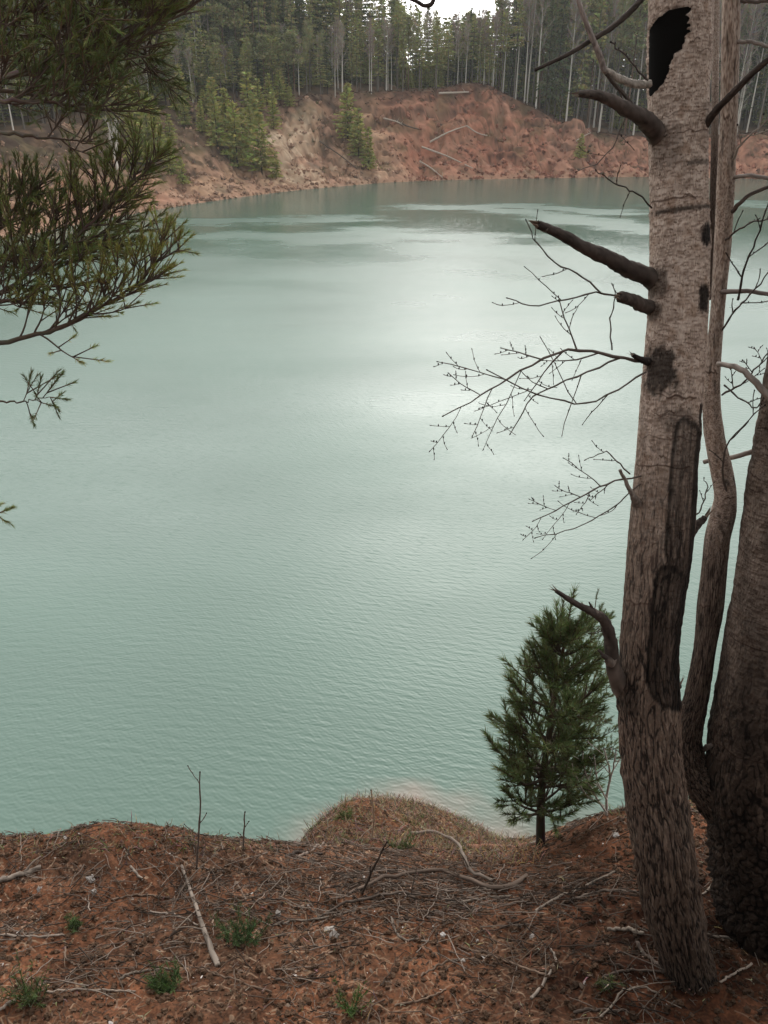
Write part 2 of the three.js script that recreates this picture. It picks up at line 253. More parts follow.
{
  const p = [], c = [], u = [], idx = [], nd = ds.length;
  const red = [0.36, 0.155, 0.1], pink = [0.44, 0.265, 0.185], ochre = [0.54, 0.36, 0.22], dark = [0.055, 0.036, 0.028], brown = [0.19, 0.118, 0.076], litter = [0.075, 0.056, 0.036], grassy = [0.13, 0.105, 0.055], pale = [0.5, 0.37, 0.26];
  bank.forEach((b, i) => ds.forEach((d, j) => {
    const q = bankGrid[i][j], t = d / b.w; p.push(q.x, q.y, q.z); u.push(b.s / 3, d / 3);
    let k;
    if (t > 1.02) k = mixc(litter, brown, 0.4 + 0.5 * n2(q.x * 0.4, q.z * 0.4));
    else {
      const a = fbm3(b.s * 0.16, q.y * 0.3, 4, 3), e = n3(b.s * 0.6, q.y * 0.9, 9), f = n3(b.s * 1.9, q.y * 2.1, 2);
      const x = b.px, wRed = sstep(390, 430, x);
      k = mixc(mixc(pink, ochre, clamp(0.4 + a)), red, clamp(wRed * (0.72 + 0.5 * a) + 0.12 + 0.5 * Math.exp(-(((x - 165) / 22) ** 2)) * sstep(0.5, 0.1, t)));
      if (x > 560) k = mixc(k, [0.46, 0.26, 0.18], 0.5);
      const left = sstep(170, 130, x); k = mixc(k, brown, left * clamp(0.55 + a)); k = mixc(k, red, left * sstep(0.05, 0.4, a) * 0.7);
      const brush = sstep(172, 190, x + t * 95 - 6) * sstep(290, 265, x) * sstep(0.22, 0.5, t + 0.25 * e); k = mixc(k, litter, brush * 0.85);
      const mid = sstep(335, 350, x) * sstep(392, 375, x); k = mixc(k, brown, mid * sstep(-0.2, 0.3, e + a) * 0.75);
      k = mixc(k, pale, sstep(0.12, 0.42, e * 0.5 + a * 0.7) * sstep(285, 300, x) * sstep(420, 360, x) * 0.8);
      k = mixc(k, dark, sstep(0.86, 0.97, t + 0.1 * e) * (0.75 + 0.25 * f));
      k = mixc(k, brown, sstep(0.1, 0.5, -e + 0.25 * f) * 0.5); k = mixc(k, grassy, sstep(0.35, 0.6, n3(b.s * 0.25, q.y * 0.4, 31)) * 0.5);
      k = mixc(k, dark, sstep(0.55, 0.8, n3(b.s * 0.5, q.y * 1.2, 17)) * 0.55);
      for (const [tl, a2] of ledges(b.s)) k = mixc(k, dark, clamp(a2 * 9) * 0.85 * sstep(-0.35, 0.25, e + 0.4 * f) * Math.exp(-(((t - tl + 0.015 * f) / 0.026) ** 2)));  // shadow under each ledge painted into the clay colour
      const warp = 1.3 * fbm2(b.s * 0.12, d * 0.2, 2), rill = 1 - Math.abs(n2(b.s * 0.3 + warp, d * 0.05)) * 2; k = mixc(k, brown, 0.75 * sstep(0.6, 1, rill) * sstep(200, 290, x));
      k = mixc(k, [0.58, 0.44, 0.31], 0.75 * Math.exp(-(((x - 318) / 26) ** 2)) * sstep(-0.25, 0.3, a + 0.35 * e) * sstep(0.95, 0.75, t));
      k = mixc(k, pale, 0.35 * sstep(0.3, 0.0, t) * clamp(0.4 + a));
      k = k.map((v) => v * 0.9 * (1 + 0.22 * f + 0.16 * n3(b.s * 0.9, q.y * 1.6, 44) + 0.16 * n3(b.s * 3.3, q.y * 4, 71)));
      if (q.y < 0.5) k = mixc(k, [0.30, 0.18, 0.12], 0.6);
    }
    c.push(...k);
  }));
  for (let i = 0; i < bank.length - 1; i++) for (let j = 0; j < nd - 1; j++) { const a = i * nd + j; idx.push(a, a + nd, a + 1, a + 1, a + nd, a + nd + 1); }
  const g = new THREE.BufferGeometry(); g.setAttribute('position', new THREE.Float32BufferAttribute(p, 3)); g.setAttribute('uv', new THREE.Float32BufferAttribute(u, 2)); g.setAttribute('color', new THREE.Float32BufferAttribute(c, 3)); g.setIndex(idx); g.computeVertexNormals();
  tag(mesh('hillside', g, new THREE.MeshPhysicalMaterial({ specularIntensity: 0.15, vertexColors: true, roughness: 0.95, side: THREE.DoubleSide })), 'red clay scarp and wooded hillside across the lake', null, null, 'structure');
}
function farAt(px, row) { // where the far bank is seen at that spot
  let best = null, e0 = 1e9;
  for (let i = 0; i < bank.length; i++) if (bank[i].seen) for (let j = 5; j < ds.length && ds[j] < 45; j++) { const q = bankGrid[i][j], a = proj(q), e = (a[0] - px) ** 2 + (a[1] - row) ** 2 + a[2] * 0.002; if (e < e0) { e0 = e; best = q; } }
  return best.clone();
}

// ---------------------------------------------------------------- lake
{
  const wave = (L, N, seed, dirs) => { // height tile built of many short wave trains that repeat at the tile's edge
    const r = rng(seed), k = []; for (let i = 0; i < dirs; i++) { const m = 12 + Math.pow(r(), 1.2) * 60, a = 1.25 + (r() - 0.5) * 1.5; k.push([Math.round(m * Math.cos(a)), Math.round(m * Math.sin(a)), r() * 6.283, 1 / Math.pow(m, 0.85)]); }
    const h = new Float32Array(N * N); let mx = 0;
    for (let j = 0; j < N; j++) for (let i = 0; i < N; i++) { let s = 0; for (const [a, b, ph, am] of k) s += am * Math.sin((a * i + b * j) / N * 6.28318 + ph); h[j * N + i] = s; mx = Math.max(mx, Math.abs(s)); }
    return pixelTex(N, N, (u, v) => { const q = 128 + 120 * h[Math.min(N - 1, Math.floor(v * N)) * N + Math.min(N - 1, Math.floor(u * N))] / mx; return [q, q, q]; }, false);
  };
  const bump = wave(7, 1024, 71, 64);
  // wind: rippled water carries a broad sheen, calm water mirrors the trees
  const streaks = [[[440, 207], [520, 206], [600, 212]], [[520, 210], [590, 222], [655, 231]], [[455, 248], [560, 252], [650, 262]], [[200, 222], [260, 220], [330, 219]], [[330, 240], [400, 236], [470, 238]], [[700, 205], [740, 203], [790, 206]], [[240, 236], [300, 238], [360, 232]]].map((l) => l.map(([a, b]) => onWater(a, b)));
  const SX = 220, SZ = 130, X0 = -110;
  const near = (l, x, z) => { let m = 1e9; for (let i = 0; i < l.length - 1; i++) { const [ax, az] = l[i], [bx, bz] = l[i + 1], t = clamp(((x - ax) * (bx - ax) + (z - az) * (bz - az)) / ((bx - ax) ** 2 + (bz - az) ** 2)); m = Math.min(m, Math.hypot((x - ax - t * (bx - ax)) * 0.5, z - az - t * (bz - az))); } return m; };
  const rough = pixelTex(1024, 1024, (u, v) => {
    const x = X0 + u * SX, z = v * SZ; let k = Math.max(0.27, 0.34 + 0.14 * fbm2(x * 0.045, z * 0.1, 4));
    const far = sstep(48, 75, z + 0.12 * Math.abs(x) + 5 * n2(x * 0.04, z * 0.04)); k = lerp(k, 0.08, far * 0.95);
    let st = 0; for (const l of streaks) st = Math.max(st, sstep(4.0, 0.5, near(l, x, z) + 1.1 * n2(x * 0.13, z * 0.3) + 0.5 * n2(x * 0.5, z * 1.1)));
    k = lerp(k, 0.36, st); const q = k * 255; return [q, q, q];
  }, false);
  rough.channel = 1; rough.wrapS = rough.wrapT = THREE.ClampToEdgeWrapping;
  const xs = [], zs = []; for (let x = -110; x <= 110.01;) { xs.push(x); x += Math.abs(x) < 6 ? 0.25 : Math.abs(x) < 20 ? 1 : 4; } for (let z = 2; z <= 130;) { zs.push(z); z += z < 16 ? 0.25 : z < 30 ? 1 : 3; }
  const p = [], n = [], u = [], u1 = [], c = [], idx = [], nx = xs.length;
  const deep = [0.082, 0.14, 0.11], mud = [0.25, 0.19, 0.155];
  for (const z of zs) for (const x of xs) {
    p.push(x, 0, -z); n.push(0, 1, 0); u.push((x + 1.1 * n2(x * 0.045, z * 0.06)) / 3.4, (z + 1.1 * n2(x * 0.05 + 9, z * 0.055)) / 3.4); u1.push((x - X0) / SX, z / SZ);
    const bed = Math.abs(x) < 6 && z < 13 ? smoothH(x, z) : -3, sh = sstep(-0.62, 0.05, bed + 0.15 * n2(x, z));
    const b = 0.14 * fbm2(x * 0.06, z * 0.09, 4); c.push(...mixc(deep.map((v) => v * (1 + b)), mud, sh * 0.85));
  }
  for (let j = 0; j < zs.length - 1; j++) for (let i = 0; i < nx - 1; i++) { const a = j * nx + i; idx.push(a, a + 1, a + nx, a + 1, a + nx + 1, a + nx); }
  const g = new THREE.BufferGeometry(); g.setAttribute('position', new THREE.Float32BufferAttribute(p, 3)); g.setAttribute('normal', new THREE.Float32BufferAttribute(n, 3)); g.setAttribute('uv', new THREE.Float32BufferAttribute(u, 2)); g.setAttribute('uv1', new THREE.Float32BufferAttribute(u1, 2)); g.setAttribute('color', new THREE.Float32BufferAttribute(c, 3)); g.setIndex(idx);
  const m = mesh('lake_water', g, new THREE.MeshPhysicalMaterial({ vertexColors: true, roughness: 1, roughnessMap: rough, bumpMap: bump, bumpScale: 0.01, ior: 1.33, metalness: 0 }), scene, false);
  tag(m, 'milky turquoise lake filling the old clay pit', null, null, 'structure');
}

// ---------------------------------------------------------------- far trees
const greens = { spruce: [0.115, 0.135, 0.062], olive: [0.31, 0.305, 0.125], bright: [0.36, 0.36, 0.115], pine: [0.25, 0.255, 0.115], bare: [0.3, 0.24, 0.205], barePale: [0.36, 0.31, 0.26], budding: [0.31, 0.3, 0.15] };
const barks = { dark: [0.06, 0.045, 0.035], grey: [0.19, 0.165, 0.14], birch: [0.66, 0.62, 0.55], pine: [0.14, 0.085, 0.055] };
function trunkGeo(h, r, col, bend, rnd, limbs) { const mb = new MB(), pts = []; const a = rnd() * 6.28; for (let i = 0; i <= 7; i++) { const t = i / 7; pts.push(V(Math.cos(a) * bend * t * t * h, -0.5 + t * (h + 0.5), Math.sin(a) * bend * t * t * h)); } mb.tube(pts, (t) => Math.max(0.015, r * (1 - 0.9 * t)), 6, (aa, t) => col.map((v) => v * (0.8 + 0.4 * n2(t * 9 * h / 8, aa)))); if (limbs) limbs(mb, pts); return mb.geo(); }
function coniferGeo(seed, h, base, rw, col, o = {}) {
  const r = rnd0(seed), mb = new MB(), lv = o.levels ?? 30;
  for (let l = 0; l < lv; l++) {
    const t = Math.pow((l + r()) / lv, 0.9), y = h * (base + (1 - base) * t), R = rw * Math.pow(1 - t, o.pow ?? 0.8) * (0.65 + 0.6 * r()) + 0.12, nb = Math.max(3, Math.round((o.n ?? 7) * (1 - 0.5 * t)));
    if (o.gap && r() < o.gap * (1 - t)) continue;
    for (let b = 0; b < nb; b++) {
      const a = r() * 6.283, droop = (o.droop ?? 0.35) * (1.1 - t) - 0.25 * t, len = R * (0.7 + 0.45 * r()), ca = Math.cos(a), sa = Math.sin(a), tone = 0.65 + 0.7 * r();
      const segs = Math.max(2, Math.round(len / 0.28));
      for (let k = 0; k < segs; k++) {
        const q = (k + 0.6) / segs, c = V(ca * len * q, y - droop * len * q * q + 0.14 * len * q, sa * len * q), sz = (0.17 + 0.2 * r()) * (1.1 - 0.4 * q) * (o.leaf ?? 1);
        const d = V(ca + (r() - 0.5) * 1.3, -droop * 0.7 + (r() - 0.5) * 0.7, sa + (r() - 0.5) * 1.3).normalize(), s = rdir(r).cross(d).normalize().multiplyScalar(sz * 0.5);
        const col2 = col.map((v) => v * tone * (0.8 + 0.4 * r())); const tip = c.clone().addScaledVector(d, sz * 1.5);
        mb.tri(c.clone().add(s), c.clone().sub(s), tip, col2);
        if (r() < 0.6) { const s2 = rdir(r).cross(d).normalize().multiplyScalar(sz * 0.45); mb.tri(c.clone().add(s2), c.clone().sub(s2), c.clone().addScaledVector(d, sz * 1.1).add(V(0, -0.1 * sz, 0)), col2); }
      }
    }
  }
  for (let k = 0; k < 4; k++) mb.needle(V(0, h * 0.97, 0), V((r() - 0.5) * 0.2, 1, (r() - 0.5) * 0.2).normalize(), 0.5, 0.09, col, r);
  return mb.geo();
}
function rnd0(s) { return rng(s * 7919 + 13); }
function bareGeo(seed, h, base, rw, col, thick = 0.03) { // fine leafless crown
  const r = rnd0(seed), mb = new MB();
  for (let b = 0; b < 26; b++) {
    const t = Math.pow(r(), 0.8), y = h * (base + (0.97 - base) * t), a = r() * 6.283, len = rw * (1.25 - 0.85 * t) * (0.7 + 0.6 * r());
    const d = V(Math.cos(a) * 0.75, 0.85 + 0.3 * r(), Math.sin(a) * 0.75).normalize(), s0 = V(0, y, 0), e0 = s0.clone().addScaledVector(d, len).add(V(0, 0.12 * len, 0));
    mb.tube([s0, s0.clone().lerp(e0, 0.5).add(rdir(r).multiplyScalar(0.1)), e0], [thick, thick * 0.6, thick * 0.25], 3, col);
    for (let k = 0; k < 26; k++) { const q = 0.2 + 0.8 * r(), c = s0.clone().lerp(e0, q), dd = d.clone().add(rdir(r).multiplyScalar(0.75)).normalize(); mb.needle(c, dd, (0.35 + 0.6 * r()) * (1.2 - 0.5 * q), 0.03 + 0.03 * r(), col.map((v) => v * (0.7 + 0.6 * r())), r); }
  }
  return mb.geo();
}
function pineGeo(seed, h, base, rw, col) { // rounded clumps high on a bare trunk
  const r = rnd0(seed), mb = new MB();
  for (let k = 0; k < 34; k++) {
    const t = r(), y = h * (base + (1 - base) * t), a = r() * 6.283, R = rw * (1.05 - 0.75 * t) * Math.sqrt(r()), c = V(Math.cos(a) * R, y + 0.12 * R, Math.sin(a) * R), cs = 0.35 + 0.4 * r() * (1.2 - t), tone = 0.6 + 0.75 * r();
    mb.tube([V(0, y - 0.3 * R - 0.1, 0), c], [0.03, 0.012], 3, barks.pine);
    for (let i = 0; i < 34; i++) { const d = rdir(r); d.y = d.y * 0.6 + 0.15; const q = c.clone().addScaledVector(d, cs * Math.sqrt(r())); const sz = 0.16 + 0.16 * r(), s = rdir(r).cross(d).normalize().multiplyScalar(sz * 0.45); mb.tri(q.clone().add(s), q.clone().sub(s), q.clone().addScaledVector(d, sz * 1.3), col.map((v) => v * tone * (0.8 + 0.4 * r()))); }
  }
  return mb.geo();
}
const kinds = {};
const defKind = (name, n, make) => { kinds[name] = []; for (let i = 0; i < n; i++) kinds[name].push(make(i)); };
defKind('spruce', 4, (i) => ({ crown: coniferGeo(20 + i, 10, 0.16, 1.35 + 0.2 * (i % 2), greens.spruce, { n: 8, levels: 34 }), trunk: trunkGeo(9.8, 0.12, barks.dark, 0.01, rnd0(i)) }));
defKind('olive', 4, (i) => ({ crown: coniferGeo(40 + i, 10, 0.22 + 0.07 * i, 1.25, greens.olive, { n: 7, gap: 0.18, pow: 0.75 }), trunk: trunkGeo(9.8, 0.11, barks.grey, 0.015, rnd0(30 + i)) }));
defKind('young', 4, (i) => ({ crown: coniferGeo(60 + i, 6, 0.05, 1.6 + 0.12 * i, greens.bright, { n: 9, levels: 30, pow: 0.85, leaf: 1.25, droop: 0.15 }), trunk: trunkGeo(5.9, 0.08, barks.dark, 0.01, rnd0(50 + i)) }));
defKind('pine', 4, (i) => ({ crown: pineGeo(80 + i, 10, 0.48 + 0.05 * i, 1.35, greens.pine), trunk: trunkGeo(9.8, 0.13, barks.pine, 0.02, rnd0(70 + i)) }));
defKind('birch', 4, (i) => ({ crown: bareGeo(100 + i, 10, 0.36, 1.5, i % 2 ? greens.bare : greens.barePale), trunk: trunkGeo(9.6, 0.105, barks.birch, 0.03, rnd0(90 + i)) }));
defKind('aspen', 3, (i) => ({ crown: bareGeo(120 + i, 10, 0.4, 1.35, greens.budding), trunk: trunkGeo(9.7, 0.11, barks.grey, 0.02, rnd0(95 + i)) }));
const kindInfo = { spruce: ['spruce_tree', 'spruce', 'dark green pointed spruce'], olive: ['conifer_tree', 'conifer', 'olive green conifer with a bare lower trunk'], young: ['young_spruce', 'spruce', 'short yellow-green cone-shaped young spruce'], pine: ['pine_tree', 'pine', 'tall pine with clumped crown on a bare trunk'], birch: ['birch_tree', 'birch', 'leafless birch with pale trunk and greyish twigs'], aspen: ['aspen_tree', 'aspen', 'bare budding aspen with grey trunk'] };
function farTree(kind, variant, pos, h, turn, label, group, wide = 1) {
  const k = kinds[kind][variant % kinds[kind].length], [name, cat] = kindInfo[kind], t = thing(name, label, cat, pos, group), s = h / (kind === 'young' ? 6 : 10);
  t.rotation.y = turn; t.scale.set(s * wide, s, s * wide);
  mesh('trunk', k.trunk, M.wood, t); mesh('crown', k.crown, M.leaf, t); return t;
}
{
  // trees one can single out on the slope: [x, foot row, top row, kind, variant, label]
  const singles = [
    [249, 128, 72, 'young', 0, 'tallest yellow-green spruce of the clump on the left clay slope'],
    [216, 148, 95, 'young', 1, 'broad yellow-green spruce at left of the slope clump, beside the clay tongue'],
    [238, 168, 103, 'young', 2, 'slim bright spruce standing lowest in the middle of the slope clump'],
    [262, 172, 112, 'young', 3, 'dark olive spruce at right of the slope clump just above the water'],
    [274, 130, 92, 'young', 0, 'rounded olive spruce at the rim right of the slope clump'],
    [228, 132, 88, 'young', 3, 'small spruce behind the middle of the slope clump'],
    [276, 178, 152, 'young', 1, 'knee-high spruce seedling low on the slope below the clump'],
    [347, 138, 84, 'young', 2, 'narrow yellow-green spruce on the rim of the mid-slope gully'],
    [359, 156, 108, 'young', 0, 'olive spruce halfway down the mid-slope gully'],
    [368, 170, 128, 'young', 1, 'lowest spruce in the mid-slope gully, near the water'],
    [182, 112, 66, 'young', 1, 'yellow-green spruce at the top of the clay tongue beside the pine branches'],
    [152, 160, 92, 'young', 2, 'big yellow-green spruce left of the clay tongue'],
    [136, 165, 108, 'young', 0, 'shorter spruce in front of the big one left of the clay tongue'],
    [170, 176, 138, 'young', 3, 'bushy spruce at the left foot of the clay tongue'],
    [184, 184, 158, 'young', 1, 'small bush-like spruce at the foot of the clay tongue by the shore'],
    [197, 130, 82, 'aspen', 0, 'thin pale-trunked aspen standing between young spruces on left slope'],
    [341, 96, 38, 'birch', 0, 'white-trunked birch on the rim above the mid-slope gully'],
    [372, 93, 32, 'birch', 1, 'white-trunked birch at the rim left of the red scarp'],
    [335, 97, 44, 'birch', 2, 'leaning thin birch beside the white-trunked one on the rim'],
    [548, 108, 40, 'birch', 3, 'lone birch with white trunk standing at the right end of the red scarp'],
    [582, 124, 60, 'aspen', 1, 'pale slim trunk in front of the right-hand woods'],
    [598, 133, 70, 'birch', 2, 'white birch trunk low on the right-hand rim'],
    [733, 146, 66, 'birch', 0, 'thin leaning birch seen between the two right-hand trunks'],
    [580, 158, 134, 'young', 2, 'small yellowish bush-like spruce on the bare right bank'],
    [392, 90, 30, 'birch', 1, 'pale birch trunk at the left end of the red scarp rim'],
  ];
  const avoid = [];
  for (const [px, row, top, kind, v, label] of singles) {
    const q = farAt(px, row), ty = EYE + (-q.z) * slopeOf(top); avoid.push(q);
    farTree(kind, v, q, Math.max(1.2, ty - q.y), v * 2.1 + px, label);
  }
  // thicket of young spruces between the woods and the left shore
  { const rt = rng(5150), named = singles.length; for (let k = 0; k < 34; k++) { const px = 100 + rt() * 190, row = 100 + rt() * 70; if (Math.abs(px - lerp(160, 255, (row - 125) / 60)) < 16 && row > 122) continue; if (row > 150 && px > 190) continue; const q = farAt(px, row); if (avoid.some((o) => o.distanceTo(q) < 1.1)) continue; avoid.push(q); farTree('young', k, q, 2.2 + 2.6 * rt(), rt() * 6.28, 'young yellow-green spruce in the thicket on the left slope', 'young spruces in the thicket on the left slope', 1 + 0.3 * rt()); } }
  // the bare white birch on the left bank
  const q = farAt(118, 176), r = rng(404), t = thing('birch_tree', 'white leafless forked birch on left bank behind the pine branch', 'birch', q), mb = new MB(), tw = new MB();
  mb.tube(curve([V(0, -0.4, 0), V(0.1, 1, 0), V(-0.05, 2.2, 0)], 8), (k) => 0.16 * (1 - 0.4 * k), 7, barks.birch); mb.tube(curve([V(-0.03, 1.9, 0), V(0.5, 3.4, 0), V(0.75, 5.2, 0)], 8), (k) => 0.1 * (1 - 0.75 * k), 6, barks.birch);
  for (let k = 0; k < 14; k++) { const a = V(lerp(-0.1, 0.5, r()), 1.6 + r() * 2, 0), d = V((r() - 0.45) * 1.4, 1.2, (r() - 0.5)).normalize(); tw.tube(curve([a, a.clone().addScaledVector(d, 1), a.clone().addScaledVector(d, 1.9).add(V(0, 0.25, 0))], 5), (u) => 0.05 * (1 - 0.8 * u), 4, [0.55, 0.52, 0.47]); for (let i = 0; i < 8; i++) tw.needle(a.clone().addScaledVector(d, 0.6 + r() * 1.2), d.clone().add(rdir(r).multiplyScalar(0.5)).normalize(), 0.5 + 0.5 * r(), 0.05, [0.5, 0.46, 0.4], r); }
  mesh('trunk', mb.geo(), M.wood, t); mesh('branches', tw.geo(), M.wood, t);

  // the woods: rows along the rim, then up the hill
  const rr = rng(909), spots = [];
  let next = 0;
  for (let row = 0; row < 22; row++) {
    next = 0;
    for (const b of bank) {
      if (b.s < next) continue;
      const back = row < 9 ? 1.0 + row * 1.7 : 16.3 + (row - 9) * 4.2;
      next = b.s + (row < 9 ? 1.12 : 2.0) * (0.6 + 0.8 * rr());
      if (!(-b.p.z > 26 || b.p.x > 0)) continue;
      const q = bankPoint(b, b.w + back + (rr() - 0.5) * 1.5), a = proj(q);
      if (a[2] < 20 || a[0] < -110 || a[0] > 870) continue;
      if (row > 8 && a[0] > 405 && a[0] < 515) continue;
      spots.push({ q, px: a[0], row, b, d: a[2] });
    }
  }
  const inst = {}; let nInd = 0;
  { const ru = rng(3131); for (const b of bank) { if (!(-b.p.z > 40)) continue; for (let k = 0; k < 2; k++) { const q = bankPoint(b, b.w + 3 + 15 * ru()), a = proj(q); if (a[2] < 20 || a[0] < -60 || a[0] > 850 || ru() < 0.35) continue; const kind = ru() < 0.6 ? 'young' : 'spruce', v = Math.floor(ru() * 4); (inst['under' + kind + v] ??= { kind, v, list: [] }).list.push([q, 2 + 2.6 * ru(), ru() * 6.28, 1.1 + 0.5 * ru()]); } } }
  spots.sort((m, n) => m.row - n.row);
  for (const sp of spots) {
    const { q, px, row } = sp; if (row === 0 && avoid.some((o) => o.distanceTo(q) < 0.7)) continue;
    const topRow = table([[-100, 20], [100, 44], [200, 34], [300, 28], [350, 20], [400, 8], [420, 4], [435, 10], [455, 14], [475, 10], [490, 10], [500, -6], [520, -34], [560, -30], [600, -28], [650, -20], [800, -20]], px)[0] + (row === 0 ? 10 : row < 3 ? 3 : 0);
    let h = (EYE + (-q.z) * slopeOf(topRow) - q.y) * (0.8 + 0.32 * rr());
    if (row > 3 && px < 505) h = 12 * (0.75 + 0.45 * rr()); if (px > 412 && px < 500 && row > 2) h = Math.min(h, (EYE + (-q.z) * slopeOf(topRow + 1) - q.y) * (0.82 + 0.2 * rr()));
    h = clamp(h, 3, 17);
    const x = rr(); let kind;
    if (px < 330) kind = row > 4 ? (x < 0.7 ? 'spruce' : x < 0.9 ? 'olive' : 'birch') : x < 0.48 ? 'olive' : x < 0.72 ? 'spruce' : x < 0.84 ? 'pine' : x < 0.94 ? 'birch' : 'aspen';
    else if (px < 500) kind = x < 0.5 ? 'olive' : x < 0.66 ? 'spruce' : x < 0.78 ? 'pine' : x < 0.88 ? 'aspen' : 'birch';
    else kind = x < 0.36 ? 'olive' : x < 0.52 ? 'spruce' : x < 0.6 ? 'pine' : x < 0.8 ? 'aspen' : 'birch';
    if (row < 3 && px > 180 && rr() < 0.17) kind = 'birch';
    const v = Math.floor(rr() * 4), turn = rr() * 6.28, wide = (0.68 + 0.4 * rr()) * clamp(9 / h, 0.9, 1.5);
    if (row < 4 && nInd < 262 && px > -20 && px < 790) {
      nInd++;
      const zone = px < 170 ? 'behind the left pine branches' : px < 300 ? 'above the left clay slope' : px < 400 ? 'above the mid-slope gully' : px < 500 ? 'above the red scarp' : px < 645 ? 'right of the red scarp' : 'far off beside right-hand trunks';
      
      farTree(kind, v, q, h, turn, (row === 0 ? 'front-row ' : '') + kindInfo[kind][2] + ' ' + zone, kindInfo[kind][1] + ' trees ' + zone, wide);
    } else {
      const key = kind + (v % kinds[kind].length); (inst[key] ??= { kind, v, list: [] }).list.push([q, h, turn, wide]);
    }
  }
  const wood = new THREE.Group(); wood.name = 'woodland'; tag(wood, 'dense mixed woodland rising behind the front trees across the lake', 'woodland', null, 'stuff'); scene.add(wood);
  const o = new THREE.Object3D();
  for (const { kind, v, list } of Object.values(inst)) {
    const k = kinds[kind][v % kinds[kind].length];
    for (const [name, geo, mat] of [['woodland_trunks', k.trunk, M.wood], ['woodland_crowns', k.crown, M.leaf]]) {
      const im = new THREE.InstancedMesh(geo, mat, list.length); im.name = name; im.userData.kind = 'stuff'; im.castShadow = im.receiveShadow = true;
      list.forEach(([q, h, turn, wide], i) => { const s = h / (kind === 'young' ? 6 : 10); o.position.copy(q); o.rotation.set(0, turn, 0); o.scale.set(s * wide, s, s * wide); o.updateMatrix(); im.setMatrixAt(i, o.matrix); });
      wood.add(im);
    }
  }
  console.log('far trees', nInd, spots.length);
}
